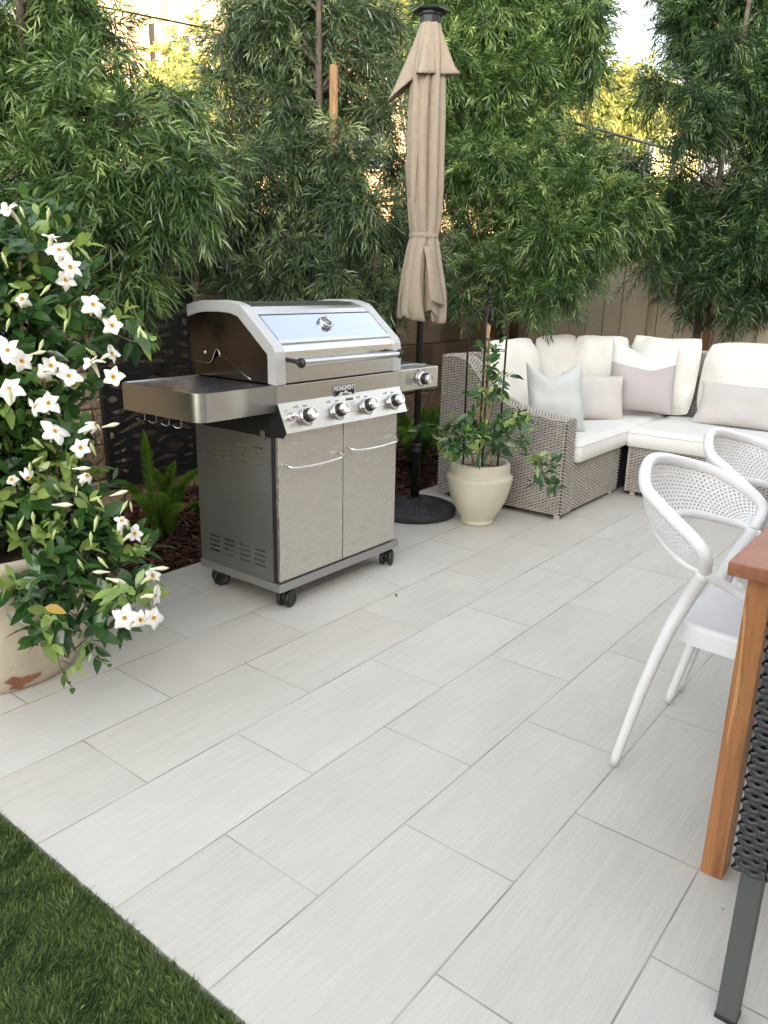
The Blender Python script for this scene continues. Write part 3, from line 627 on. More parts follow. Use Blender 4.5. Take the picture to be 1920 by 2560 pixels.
# window band on the slanted part
sl0, sl1 = np.array([1.452, 1.038]), np.array([1.603, 1.164]); e_ = unit(sl1-sl0); nn = np.array([-e_[1], e_[0]])
def slab(x0, x1, s0, s1, d0, d1, m_):
    q = [(sl0+e_*s+nn*d) for s, d in ((s0, d0), (s1, d0), (s1, d1), (s0, d1))]; return m_.prism([tuple(p) for p in q], x0, x1)
Lw = np.linalg.norm(sl1-sl0)
part('lid_window', slab(1.297, 1.933, .033, .160, .0002, .004, MB()), 'glass', LID)
part('window_seal', slab(1.294, 1.936, .160, .166, .0002, .0045, MB()), 'black', LID)
part('lower_lip', slab(1.2905, 1.9395, .012, .031, .0002, .006, MB()), 'steel_h', LID)
gc = sl0+e_*.105; gcc = np.array([1.607, gc[0]+nn[0]*.004, gc[1]+nn[1]*.004]); ga = np.array([0, nn[0], nn[1]])
th_ = part('thermometer', MB().lathe([(.031, 0), (.033, .006), (.033, .014), (.030, .018), (.026, .018), (.025, .013), (0, .013)], gcc, 36, axis=ga), 'chrome', LID)
part('dial_face', MB().lathe([(.0245, .0135), (.0, .0137)], gcc, 30, axis=ga), 'trim', th_)
part('dial_needle', MB().tube([gcc+ga*.0145-np.array([.008, 0, 0]), gcc+ga*.0145+np.array([.014, .006, .006])], .0009, 5), 'print', th_)
hb = part('lid_handle', MB().lathe([(.0, 0), (.0125, 0), (.0135, .003), (.0135, .597), (.0125, .60), (0, .60)], (1.297, 1.362, .986), 22, axis=(1, 0, 0)), 'steel_h', LID)
for x in (1.30, 1.885):
    part('handle_mount', MB().tube([(x+.004, 1.439, .992), (x+.002, 1.40, .990), (x, 1.366, .986)], [.0085, .008, .009], 10).lathe([(0, -.004), (.0175, -.004), (.0185, 0), (.0185, .006), (.0165, .009), (0, .009)], (x-.003, 1.362, .986), 20, axis=(1, 0, 0)), 'black', hb)

# ------------------------------------------------------------------ patio umbrella (closed)
UX, UY = 2.742, 1.878
U = thing('patio_umbrella', (UX, UY, 0), 'closed tan patio umbrella on a dark pole and round base behind the grill', 'umbrella')
ub = MB().lathe([(.228, 0), (.236, .006), (.238, .036), (.230, .044), (.10, .078), (.045, .088), (.040, .084), (0, .084)], (UX, UY, 0), 64)
for k in range(48):
    a = 2*PI*k/48; c, s_ = math.cos(a), math.sin(a); r0 = .075+.02*(k % 3); ub.tube([(UX+c*r0, UY+s_*r0, .0835-(r0-.1)*.26), (UX+c*.218, UY+s_*.218, .0475)], [.0016, .004], 5, cap=False)
bo = part('base', ub, 'resin', U)
part('base_collar', MB().lathe([(.046, .080), (.048, .088), (.036, .094), (.026, .098), (.024, .099)], (UX, UY, 0), 28), 'iron', bo)
part('lower_tube', MB().lathe([(.0245, .085), (.0245, .355), (.030, .358), (.031, .372), (.028, .375), (.028, .392), (.031, .395), (.030, .405), (.020, .408)], (UX, UY, 0), 24), 'black', U)
part('pole', MB().lathe([(.0185, .09), (.0185, 2.50)], (UX, UY, 0), 20), 'iron', U)
cp_ = MB(); cp_.lathe([(.0, 2.475), (.052, 2.475), (.052, 2.505), (.060, 2.51), (.060, 2.523), (.0, 2.523)], (UX, UY, 0), 8, smooth=False); cp_.lathe([(.0, 2.5235), (.088, 2.5235), (.092, 2.528), (.086, 2.534), (.03, 2.548), (0, 2.55)], (UX, UY, 0), 6, smooth=False)
part('finial_cap', cp_, 'black', U)
RI = unit(np.array([VR[0], VR[1], 0])); CI = unit(np.array([-_fw[0], -_fw[1], 0]))
def cloth_ring(z, r, amp, nf, ph, sx=1.0, cx=0.0, n=160, sharp=1.0):
    th = np.linspace(0, 2*PI, n, endpoint=False)
    f = np.abs(np.sin(nf*th/2+ph+.35*np.sin(2*th+ph)))**sharp*2-1
    wt = 1-.72*np.exp(-((th-2.35)/.55)**2); rr = r+amp*wt*f+amp*.45*np.sin(3*th+ph*2.1)+amp*.4*(1-wt)
    return np.array([UX, UY, z])+RI*(rr*np.cos(th)*sx+cx)[:, None]+CI*(rr*np.sin(th))[:, None]
zs = [2.475, 2.40, 2.30, 2.18, 2.05, 1.90, 1.75, 1.62, 1.545, 1.515, 1.49, 1.45, 1.38, 1.30, 1.22, 1.15]
rs_ = [.045, .060, .070, .075, .078, .078, .077, .075, .072, .070, .071, .077, .085, .093, .100, .103]
am = [.006, .010, .014, .018, .020, .021, .021, .018, .013, .007, .008, .013, .019, .026, .032, .035]
cxs = [0, 0, -.004, -.008, -.010, -.010, -.006, -.003, 0, 0, 0, -.003, -.006, -.008, -.008, -.010]
R_ = [cloth_ring(z, r, a, 9, .35+.55*(2.5-z)*.35, .97, c_, sharp=.6) for z, r, a, c_ in zip(zs, rs_, am, cxs)]
R_ = np.array(R_); Rf = []
for i in range(len(R_)-1):
    for t in np.linspace(0, 1, 4, endpoint=False): Rf.append(R_[i]*(1-t)+R_[i+1]*t)
Rf.append(R_[-1]); th = np.linspace(0, 2*PI, 160, endpoint=False)
hem = R_[-1].copy(); hem[:, 2] = 1.115-.045*np.abs(np.sin(th*2.5+.6))-.02*np.sin(th*3+1); Rf.append(hem*.7+R_[-1]*.3); Rf.append(hem)
inner = hem.copy(); inner[:, :2] = (hem[:, :2]-[UX, UY])*.72+[UX, UY]; inner[:, 2] += .03; Rf.append(inner)
mb = MB().sheet(np.array(Rf), close=True); can = part('canopy', mb, 'canvas', U); md = can.modifiers.new('smooth', 'SUBSURF'); md.levels = 1; md.render_levels = 1
def loose_flap(pts_l, pts_r, n=9, bulge=.02):
    """a draped panel between two edges given in (right, toward camera, z) around the pole"""
    L_ = spline(pts_l, 5); R2 = spline(pts_r, 5); A = []
    for l, r in zip(L_, R2):
        row = []
        for t in np.linspace(0, 1, n):
            p = l*(1-t)+r*t; p[1] += bulge*math.sin(PI*t); row.append(np.array([UX, UY, p[2]])+RI*p[0]+CI*p[1])
        A.append(row)
    return np.array(A)
def hem_part(A):
    o = part('hem_panel', MB().sheet(A), 'canvas', U); md = o.modifiers.new('thickness', 'SOLIDIFY'); md.thickness = .0015
hem_part(loose_flap([(-.07, .03, 1.42), (-.09, .05, 1.28), (-.115, .06, 1.17), (-.10, .055, 1.085)], [(.0, .085, 1.44), (-.01, .115, 1.30), (.0, .13, 1.18), (.02, .125, 1.075)], bulge=.03))
hem_part(loose_flap([(.0, .09, 1.45), (.02, .12, 1.35), (.03, .145, 1.25), (.04, .15, 1.185)], [(.06, .03, 1.45), (.085, .05, 1.32), (.11, .06, 1.20), (.122, .05, 1.155)], bulge=.02))
hem_part(loose_flap([(.03, .05, 1.3), (.05, .07, 1.18), (.05, .08, 1.10), (.06, .07, 1.07)], [(.09, .0, 1.3), (.105, .01, 1.2), (.118, .01, 1.13), (.10, .02, 1.085)], bulge=.015))
hem_part(loose_flap([(-.085, .0, 1.95), (-.105, .0, 1.85), (-.10, .0, 1.78), (-.09, .0, 1.70)], [(-.04, .075, 1.98), (-.045, .085, 1.86), (-.05, .085, 1.78), (-.05, .08, 1.66)], bulge=.01))
def vent():
    m = 120; th = np.linspace(0, 2*PI, m, endpoint=False)
    g = lambda c_, w_: np.exp(-((np.angle(np.exp(1j*(th-c_))))/w_)**2); left = g(PI*1.02, .48); front = g(PI*.60, .30); right = g(.18, .34); notch = g(PI*.80, .16)+g(PI*.30, .2)
    back = np.exp(-((np.angle(np.exp(1j*(th-PI*1.5))))/.5)**2)
    fold = .5+.5*np.cos(th*7+.5); A = []
    for t in np.linspace(0, 1, 16):
        zb = 2.245-.115*left-.012*front+.01*right-.02*back+.02*notch; z = 2.478-(2.478-zb)*t
        r = .045+t**1.1*(.040+.115*left+.050*front+.062*right+.05*back-.030*notch-.012*fold*(1-.5*(left+right))+.012*np.maximum(0, t-.85)/.15*(front+right))
        A.append(np.array([UX, UY, 0])+RI*(r*np.cos(th))[:, None]+CI*(r*np.sin(th))[:, None]+np.array([0, 0, 1.])*z[:, None])
    return np.array(A)
o = part('vent_flap', MB().sheet(vent(), close=True), 'canvas', U); md = o.modifiers.new('thickness', 'SOLIDIFY'); md.thickness = .002; md.offset = 1
tr = [cloth_ring(z, .0775, .003, 9, .5, .97) for z in (1.492, 1.497, 1.512, 1.517)]; tr[0] = (tr[0]-[UX, UY, 0])*[.96, .96, 1]+[UX, UY, 0]; tr[-1] = (tr[-1]-[UX, UY, 0])*[.96, .96, 1]+[UX, UY, 0]
o = part('tie_strap', MB().sheet(np.array(tr), close=True), 'canvas', U)

# ------------------------------------------------------------------ woven wicker
def weave(mb, f, ulen, vlen, pu=.021, pv=.0098, amp=.0036, clip=None, back=True, mi=0, seg=3, width=.80):
    """strands run along u, rows stack along v; f(u, v) -> point, normal, row direction (arrays)"""
    rows = max(1, int(round(vlen/pv))); pv = vlen/rows; half = max(2, int(round(ulen/pu))); n = half*seg+1; u = np.linspace(0, ulen, n)
    for r in range(rows):
        v = (r+.5)*pv; uu = u
        if clip is not None:
            a, b = clip(v)
            if b-a < pu*1.5: continue
            uu = u[(u >= a-1e-6) & (u <= b+1e-6)]
            if len(uu) < 3: continue
        P, N, D = f(uu, np.full(len(uu), v)); off = amp*np.cos(PI*uu/(ulen/half)+PI*r)+amp
        jit = rng.normal(size=len(uu))*.0003
        hw = pv*width/2*(.80+.20*np.cos(2*PI*uu/(ulen/half)+PI))[:, None]
        c = P+N*(off+jit)[:, None]
        A = np.stack([c-D*hw-N*.0022, c-D*hw*.45+N*.0006, c+D*hw*.45+N*.0006, c+D*hw-N*.0022], 1)
        mb.sheet(A, mi, True, tone=rng.uniform(.2, .8))
    if back:
        uu = np.linspace(0, ulen, 10); 
        if clip is None:
            A = []
            for v in (0, vlen): P, N, D = f(uu, np.full(10, v)); A.append(P-N*.003)
            mb.sheet(np.array(A), mi+1, False)
def flatf(O, Ud, Vd, N):
    O, Ud, Vd, N = [np.array(a, float) for a in (O, Ud, Vd, N)]
    return lambda u, v: (O+u[:, None]*Ud+v[:, None]*Vd, np.tile(N, (len(u), 1)), np.tile(Vd, (len(u), 1)))
SF = thing('sectional_sofa', (4.0, 1.2, 0), 'grey beige woven wicker corner sofa with a sloping arm along its left end', 'sofa')
# arm panel (end of the sofa)
AX0, AX1, AY0, AY1 = 3.15, 3.275, 1.172, 2.0
armtop = spline([(1.172, .566), (1.30, .574), (1.48, .600), (1.60, .645), (1.69, .70), (1.76, .775), (1.82, .835), (1.88, .858), (2.0, .862)], 6)
def arm_z(y): return np.interp(y, armtop[:, 0], armtop[:, 1])
mb = MB(); yy = np.linspace(AY0, AY1, 44); L_ = AY1-AY0
f = flatf((AX0, AY0, .03), (0, 1, 0), (0, 0, 1), (-1, 0, 0))
weave(mb, f, L_, .84, clip=lambda v: (float(np.interp(.03+v+.006, armtop[:, 1], armtop[:, 0]))-AY0 if .03+v > .56 else 0, L_), back=False)
poly = [(AY0, .03)]+[(a, b) for a, b in armtop]+[(AY1, .03)]
mb.prism([(a, b-.004 if b > .1 else b) for a, b in poly], AX0+.004, AX1-.004, mi=1)
# arm top: strands run across the arm
SA = np.concatenate([[0], np.cumsum(np.linalg.norm(np.diff(armtop, axis=0), axis=1))])
def ftop(u, v):
    y = np.interp(v, SA, armtop[:, 0]); z = np.interp(v, SA, armtop[:, 1]); y2 = np.interp(v+.005, SA, armtop[:, 0]); z2 = np.interp(v+.005, SA, armtop[:, 1])
    D = unit(np.stack([0*y, y2-y+1e-6, z2-z+1e-6], 1)); P = np.stack([AX0+u, y, z], 1); return P, np.cross(np.tile([1., 0, 0], (len(u), 1)), D), D
weave(mb, ftop, AX1-AX0, SA[-1]-.006, pu=.021, back=False)
weave(mb, flatf((AX0, AY0, .03), (1, 0, 0), (0, 0, 1), (0, -1, 0)), AX1-AX0, .535, back=False)
weave(mb, flatf((AX1, AY0, .30), (0, 1, 0), (0, 0, 1), (1, 0, 0)), L_, .56, clip=lambda v: (float(np.interp(.30+v+.006, armtop[:, 1], armtop[:, 0]))-AY0 if .30+v > .56 else 0, L_), back=False)
# corner edging strands
mb.tube([(AX0+.003, a, b-.003) for a, b in armtop], .005, 8, 0); mb.tube([(AX1-.003, a, b-.003) for a, b in armtop], .005, 8, 0)
part('arm', mb, ['wicker', 'wickerback'], SF)
mb = MB()
weave(mb, flatf((AX1+.004, 1.180, .03), (1, 0, 0), (0, 0, 1), (0, -1, 0)), 3.965-AX1, .285, back=True, mi=0)
mb.box(AX1+.002, 4.70, 1.195, 1.93, .03, .305, 1)
part('seat_frame', mb, ['wicker', 'wickerback'], SF)
mb = MB(); weave(mb, flatf((3.968, 1.118, .03), (0, -1, 0), (0, 0, 1), (-1, 0, 0)), 1.10, .285); weave(mb, flatf((3.98, 1.125, .03), (1, 0, 0), (0, 0, 1), (0, 1, 0)), .05, .285, back=False)
mb.box(3.975, 4.70, .02, 1.118, .03, .305, 1)
for yv in (1.118, .018): mb.tube([(3.968, yv, .03), (3.968, yv, .315)], .006, 8)
part('seat_frame', mb, ['wicker', 'wickerback'], SF)
mb = MB(); weave(mb, flatf((3.968, .008, .03), (0, -1, 0), (0, 0, 1), (-1, 0, 0)), .95, .285); mb.box(3.975, 4.70, -.94, .008, .03, .305, 1)
part('seat_frame', mb, ['wicker', 'wickerback'], SF)
mb = MB(); weave(mb, flatf((AX1, 1.93, .30), (1, 0, 0), (0, 0, 1), (0, -1, 0)), 4.73-AX1, .555); mb.box(AX1, 4.85, 1.94, 2.0, .03, .85, 1)
weave(mb, flatf((AX1, 1.935, .856), (1, 0, 0), (0, 1, 0), (0, 0, 1)), 4.85-AX1, .065, back=False); part('back_frame', mb, ['wicker', 'wickerback'], SF)
mb = MB(); weave(mb, flatf((4.73, 1.93, .30), (0, -1, 0), (0, 0, 1), (-1, 0, 0)), 2.87, .555); mb.box(4.74, 4.85, -.94, 1.94, .03, .85, 1)
weave(mb, flatf((4.735, 1.94, .856), (0, -1, 0), (1, 0, 0), (0, 0, 1)), 2.88, .115, back=False); part('back_frame', mb, ['wicker', 'wickerback'], SF)
for x, y in ((3.18, 1.20), (3.25, 1.97), (3.18, 1.97), (3.93, 1.21), (4.0, 1.08), (4.0, .06), (4.66, 1.97), (4.8, -.9), (4.0, -.9)): part('leg', MB().lathe([(.016, 0), (.018, .004), (.018, .035), (.0, .035)], (x, y, 0), 12), 'wicker', SF)

# ------------------------------------------------------------------ cushions and pillows
def cushion(w_, h_, t_, n=34, pinch=0.0, power=4, ears=0.0, seed=0, wr=.006, edge=.35, sag=0.0, rim=.0, crown=0.0, pw=.5, rnd=0.0, skew=0.0):
    """local: x width, z height (0 at the bottom), y thickness"""
    r_ = np.random.default_rng(seed); g = np.sin(np.linspace(-PI/2, PI/2, n)); Uu, Vv = np.meshgrid(g, g, indexing='ij')
    cr_ = (np.abs(Uu)*np.abs(Vv))**3
    X = w_/2*Uu*(1-pinch*(1-Vv**2)*0-pinch*(1-np.abs(Vv)**2)*np.abs(Uu)**3+ears*cr_); Z = h_/2*Vv*(1-pinch*(1-np.abs(Uu)**2)*np.abs(Vv)**3+ears*cr_)
    if rnd:
        k = 1-rnd*(np.abs(Uu)**3*np.abs(Vv)**3); X = X*k; Z = Z*k
    prof_ = ((1-np.abs(Uu)**power)*(1-np.abs(Vv)**power)).clip(0)**pw
    ph = r_.uniform(0, 6.28, 8); fr_ = r_.uniform(3, 9, 8); an = r_.uniform(0, PI, 8)
    wr_ = sum(np.sin(fr_[i]*(Uu*math.cos(an[i])+Vv*math.sin(an[i]))+ph[i]+1.2*np.sin(3*Uu*Vv+ph[i])) for i in range(8))/8
    cornerw = (np.maximum(np.abs(Uu), np.abs(Vv)))**2
    Us = np.clip(np.where(Uu < skew, (Uu-skew)/(1+skew), (Uu-skew)/(1-skew)), -1, 1); Zs = Z+crown*(1-np.abs(Us)**1.2)*((Vv+1)/2)**2*h_
    Y1 = t_/2*prof_+wr*wr_*prof_**.5*(1+cornerw); Y2 = -t_/2*prof_
    Zs = Zs+h_/2+sag*(Uu**2)*((Vv+1)/2)**2*h_
    return np.stack([X, -Y1, Zs], -1), np.stack([X, -Y2, Zs], -1)
def orient(A, loc, ang, lean, rollz=0.0):
    """ang: direction the front faces (deg in plan), lean back (deg)"""
    a = math.radians(ang); F_ = np.array([math.cos(a), math.sin(a), 0]); Sx = np.array([-F_[1], F_[0], 0]); l = math.radians(lean)
    r_ = math.radians(rollz); Up = np.array([0, 0, 1.])*math.cos(l)-F_*math.sin(l); Fr = F_*math.cos(l)+np.array([0, 0, 1.])*math.sin(l)
    S2 = Sx*math.cos(r_)+Up*math.sin(r_); U2 = Up*math.cos(r_)-Sx*math.sin(r_)
    return np.array(loc)+A[..., 0:1]*S2-A[..., 1:2]*Fr+A[..., 2:3]*U2
def make_cushion(name, loc, ang, lean, m, label, cat, group=None, rollz=0.0, piping=True, lower=None, **kw):
    a, b = cushion(**kw); root = thing(name, loc, label, cat, group)
    A, B = orient(a, loc, ang, lean, rollz), orient(b, loc, ang, lean, rollz); n = A.shape[0]
    mb = MB(); q = len(mb.m); mb.sheet(A[::-1], smooth=True); mb.sheet(B, smooth=True)
    if lower:
        # the lower part of the front is a second cloth
        for i in range(n-1):
            for j in range(n-1):
                if j < lower*(n-1): mb.m[i*(n-1)+j] = 1
    # weld the rim
    V = np.vstack(mb.v); key = {}; idx = np.zeros(len(V), int); NV = []
    for i, p in enumerate(np.round(V, 5)):
        kk = tuple(p)
        if kk not in key: key[kk] = len(NV); NV.append(V[i])
        idx[i] = key[kk]
    fs = []; ms = []
    for f_, m_i in zip(mb.f, mb.m):
        g_2 = []
        for i in f_:
            if idx[i] not in g_2: g_2.append(idx[i])
        if len(g_2) > 2: fs.append(g_2); ms.append(m_i)
    mb = MB().add(NV, fs, 0, True); mb.m = ms
    part('cover', mb, [m]+([lower and 'mauve'] if lower else []), root)
    if piping:
        c = (A+B)/2; e = np.concatenate([c[:, 0], c[-1, 1:], c[::-1, -1][1:], c[0, ::-1][1:]])
        part('piping', MB().tube(e, .0042, 6), m, root)
    return root
BK = 'cream back cushions on the wicker sofa'
make_cushion('back_cushion', (3.745, 1.79, .435), -90, 13, 'cushion', 'cream back cushion nearest the sloping arm, half hidden by the metal trellis', 'cushion', BK, w_=.66, h_=.52, t_=.22, seed=1, power=2.7, pw=.62, rnd=.10, wr=.024, crown=-.03)
make_cushion('back_cushion', (4.43, 1.80, .43), -95, 13, 'cushion', 'cream back cushion second from the sloping arm behind the beige lumbar pillow', 'cushion', BK, w_=.56, h_=.52, t_=.20, seed=2, power=2.7, pw=.62, rnd=.10, wr=.024, crown=-.02)
make_cushion('back_cushion', (4.60, 1.62, .43), -150, 12, 'cushion', 'cream back cushion turned across the inner corner of the sofa', 'cushion', BK, w_=.38, h_=.52, t_=.19, seed=3, power=2.7, pw=.62, rnd=.10, wr=.026, crown=-.03)
make_cushion('back_cushion', (4.60, 1.215, .44), 180, 13, 'cushion', 'wide cream back cushion with rounded raised corners behind the two tone pillow', 'cushion', BK, w_=.48, h_=.52, t_=.19, seed=4, power=2.7, pw=.62, rnd=.08, wr=.024, crown=-.03, sag=.03)
make_cushion('back_cushion', (4.60, .60, .44), 180, 13, 'cushion', 'cream back cushion at the right edge of the photo behind the long lumbar pillow', 'cushion', BK, w_=.69, h_=.51, t_=.20, seed=5, power=2.7, pw=.62, rnd=.10, wr=.022)
make_cushion('back_cushion', (4.60, -.20, .43), 180, 13, 'cushion', 'cream back cushion furthest right on the sofa beyond the long lumbar pillow', 'cushion', BK, w_=.69, h_=.50, t_=.20, seed=15, power=2.7, pw=.62, rnd=.10, wr=.020)
def flat_cushion(name, x0, x1, y0, y1, z0, z1, m, label, seed, group):
    root = thing(name, ((x0+x1)/2, (y0+y1)/2, z0), label, 'cushion', group); n = 40; g = np.linspace(-1, 1, n); Uu, Vv = np.meshgrid(g, g, indexing='ij')
    r_ = np.random.default_rng(seed); ed = ((1-np.abs(Uu)**26)*(1-np.abs(Vv)**26)).clip(0)**.5; A = np.zeros((n, n, 3)); A[..., 0] = (x0+x1)/2+Uu*(x1-x0)/2; A[..., 1] = (y0+y1)/2+Vv*(y1-y0)/2
    wv = sum(np.sin(r_.uniform(2, 7)*(Uu*math.cos(t)+Vv*math.sin(t))+r_.uniform(0, 6)) for t in r_.uniform(0, PI, 6))/6
    h = z1-z0; A[..., 2] = z0+h*.80+h*.2*ed+.006*wv*ed; mb = MB(); mb.sheet(A)
    # sides bulge
    P = np.concatenate([A[:, 0], A[-1, 1:], A[::-1, -1][1:], A[0, ::-1][1:-1]]); c = np.array([(x0+x1)/2, (y0+y1)/2, 0]); rows = []
    for t, o_ in ((0, 0), (.06, .006), (.5, .014), (.94, .006), (1, -.004)):
        q = P.copy(); q[:, 2] = P[:, 2]*(1-t)+z0*t; d_ = q-c; d_[:, 2] = 0; q += unit(d_*[1/(x1-x0), 1/(y1-y0), 1])*o_; rows.append(q)
    mb.sheet(np.array(rows), close=True); part('cover', mb, m, root)
    pi = rows[1].copy(); pi = np.vstack([pi, pi[:1]]); part('piping', MB().tube(pi, .0045, 6), m, root)
    return root
SG = 'seat cushions on the wicker sofa'
flat_cushion('seat_cushion', 3.285, 4.70, 1.145, 1.92, .317, .44, 'seatcloth', 'long white seat cushion next to the sloping arm of the sofa', 21, SG)
flat_cushion('seat_cushion', 3.945, 4.70, .36, 1.125, .318, .435, 'seatcloth', 'large flat white seat cushion with a small mark on top, right of the inner corner', 22, SG)
flat_cushion('seat_cushion', 3.945, 4.70, -.42, .345, .318, .435, 'seatcloth', 'white seat cushion behind the white moulded chairs at the right edge', 23, SG)
PG = 'throw pillows on the wicker sofa'
make_cushion('throw_pillow', (3.44, 1.36, .43), -125, 16, 'bluegrey', 'square pale blue grey pillow with a dipped top edge beside the sloping arm', 'pillow', PG, piping=False, w_=.36, h_=.43, t_=.16, seed=6, pinch=.06, power=3, wr=.016, crown=-.22, skew=-.2)
make_cushion('throw_pillow', (4.02, 1.40, .43), -128, 18, 'beige', 'small beige lumbar pillow standing right of the blue grey pillow', 'pillow', PG, piping=False, w_=.44, h_=.31, t_=.14, seed=7, pinch=.08, power=3, wr=.014, rollz=-4)
make_cushion('throw_pillow', (4.37, 1.24, .465), -162, 12, 'cushion', 'square two tone pillow, cream above a broad mauve band', 'pillow', PG, piping=False, lower=.58, w_=.43, h_=.49, t_=.16, seed=8, pinch=.05, power=3, wr=.014, crown=-.24, skew=.25)
make_cushion('throw_pillow', (4.42, .60, .435), 178, 25, 'beige', 'long mauve beige lumbar pillow with pointed corners at the right edge', 'pillow', PG, piping=False, w_=.60, h_=.28, t_=.15, seed=9, pinch=.07, power=3, wr=.012, ears=.05)

# ------------------------------------------------------------------ white moulded chairs
hoop = [(-.225, -.160, .617), (-.268, -.158, .684), (-.239, -.050, .755), (-.168, .029, .790), (0, .075, .824)]
rail = [(-.205, -.50, .455), (-.207, -.40, .515), (-.193, -.242, .569), (-.227, -.159, .614), (-.212, -.097, .630), (-.121, -.004, .656), (0, .045, .655)]
def sym(P): P = [tuple(p) for p in P]; return P+[(-p[0], p[1], p[2]) for p in P[-2::-1]]
def make_chair(xc, label):
    C = thing('moulded_chair', (xc, -.2, 0), label, 'chair', 'white moulded chairs along the table'); o3 = np.array([xc, 0, 0])
    H = spline(sym(hoop), 12)+o3; Rl = spline(sym(rail), 12)+o3
    rH = .019+.005*np.sin(np.linspace(0, PI, len(H)))*0+.0; part('hoop', MB().tube(H, .0158, 14), 'white', C)
    part('lower_rail', MB().tube(Rl, .0118, 12), 'white', C)
    # perforated back between the hoop and the rail
    a = (H[8:-8]); r0 = Rl[[np.argmin(np.linalg.norm(Rl-p, axis=1)) for p in (a[0], a[-1])]]
    lo = Rl[34:-34]; nc, nr = 54, 14
    def res_(P, n): s_ = np.concatenate([[0], np.cumsum(np.linalg.norm(np.diff(P, axis=0), axis=1))]); t = np.linspace(0, s_[-1], n); return np.stack([np.interp(t, s_, P[:, k]) for k in range(3)], 1)
    up_, lo_ = res_(H[6:-6], nc*2+1), res_(Rl[36:-36], nc*2+1)
    def Sf(i, j):
        t = j/nr; k = min(max(i*2, 0), nc*2); k0 = int(math.floor(k)); k1 = min(k0+1, nc*2); fr_ = k-k0
        p = (lo_[k0]*(1-t)+up_[k0]*t)*(1-fr_)+(lo_[k1]*(1-t)+up_[k1]*t)*fr_; p = p.copy(); p[1] += .012*math.sin(PI*t); return p
    mb = MB()
    for i in range(nc):
        for j in range(nr):
            sh_ = .5*(j % 2); a0, a1 = i+sh_, i+1+sh_
            if a1 > nc: a1 = nc
            if a1-a0 < .2: continue
            if i == 0 and sh_: mb.add([Sf(0, j), Sf(.5, j), Sf(.5, j+1), Sf(0, j+1)], [(0, 1, 2, 3)])
            mx, my = (a0+a1)/2, j+.5; O_ = [(a0, j), (mx, j), (a1, j), (a1, my), (a1, j+1), (mx, j+1), (a0, j+1), (a0, my)]
            hr = .24*(a1-a0); I_ = [(mx-hr*.8, my-.22), (mx, my-.29), (mx+hr*.8, my-.22), (mx+hr, my), (mx+hr*.8, my+.22), (mx, my+.29), (mx-hr*.8, my+.22), (mx-hr, my)]
            mb.add([Sf(*q) for q in O_+I_], [(k, (k+1) % 8, 8+(k+1) % 8, 8+k) for k in range(8)])
    o = part('perforated_back', mb, 'white', C); md = o.modifiers.new('thickness', 'SOLIDIFY'); md.thickness = .009; md.offset = 0
    for sg in (-1, 1):
        P = spline([(sg*.225, -.160, .617), (sg*.190, -.118, .520), (sg*.205, -.085, .42), (sg*.225, -.045, .25), (sg*.218, .008, .004)], 8)+o3
        part('leg', MB().tube(P, np.linspace(.0205, .0128, len(P)), 14), 'white', C)
        P = spline([(sg*.205, -.50, .455), (sg*.203, -.51, .40), (sg*.207, -.53, .2), (sg*.215, -.545, .004)], 6)+o3
        part('leg', MB().tube(P, np.linspace(.019, .013, len(P)), 12), 'white', C)
    # seat shell: dished top, downturned skirt
    def outline(s_, yb_, yf, w1, w2):
        P = []
        for k in range(64):
            t = 2*PI*k/64; c, s2 = math.cos(t), math.sin(t); e = .35
            u_ = math.copysign(abs(c)**e, c); v_ = math.copysign(abs(s2)**e, s2); y_ = (yb_+yf)/2+v_*(yb_-yf)/2; wv = w1+(w2-w1)*(y_-yb_)/(yf-yb_); P.append((u_*wv, y_))
        return P
    rings = []
    for (z_, k_) in ((.400, 1.0), (.44, 1.0), (.450, .985), (.453, .96), (.451, .90), (.447, .7), (.445, .4), (.445, .05)):
        P = outline(0, -.085, -.52, .182, .205); cy = -.30
        rings.append([(xc+p[0]*k_, cy+(p[1]-cy)*k_, z_+(0 if k_ < .99 else -.02*(1-abs(p[0])/.2) if z_ < .42 else 0)+(.025*(1-min(1, abs(abs(p[0])/.2-1)*4)) if z_ < .42 and 0 else 0)) for p in P])
    o = part('seat', MB().sheet(np.array(rings), close=True), 'white', C)
    return C
make_chair(1.35, 'nearer white moulded plastic chair with perforated round back, beside the wooden table leg')
make_chair(1.89, 'farther white moulded plastic chair with perforated round back, cut off at right edge')

# ------------------------------------------------------------------ dining table
T = thing('dining_table', (1.7, -.75, 0), 'oiled wooden dining table with a red brown top and square legs', 'table')
mb = MB(); y = -.275
for k in range(6): mb.box(.838+.0, 2.75, y-.158, y, .722, .752, 0, .003); y -= .161
part('tabletop', mb, 'teaktop', T)
part('apron', MB().box(.90, 2.7, -.345, -.322, .64, .72, 0, .002).box(.90, 2.7, -1.20, -1.177, .64, .72, 0, .002).box(.885, .905, -1.18, -.345, .64, .72, 0, .002), 'teak', T)
for x, y in ((.866, -.357), (2.62, -.357), (.866, -1.20), (2.62, -1.20)): part('leg', MB().box(x, x+.072, y, y+.047, 0, .7215, 0, .0022), 'teak', T)

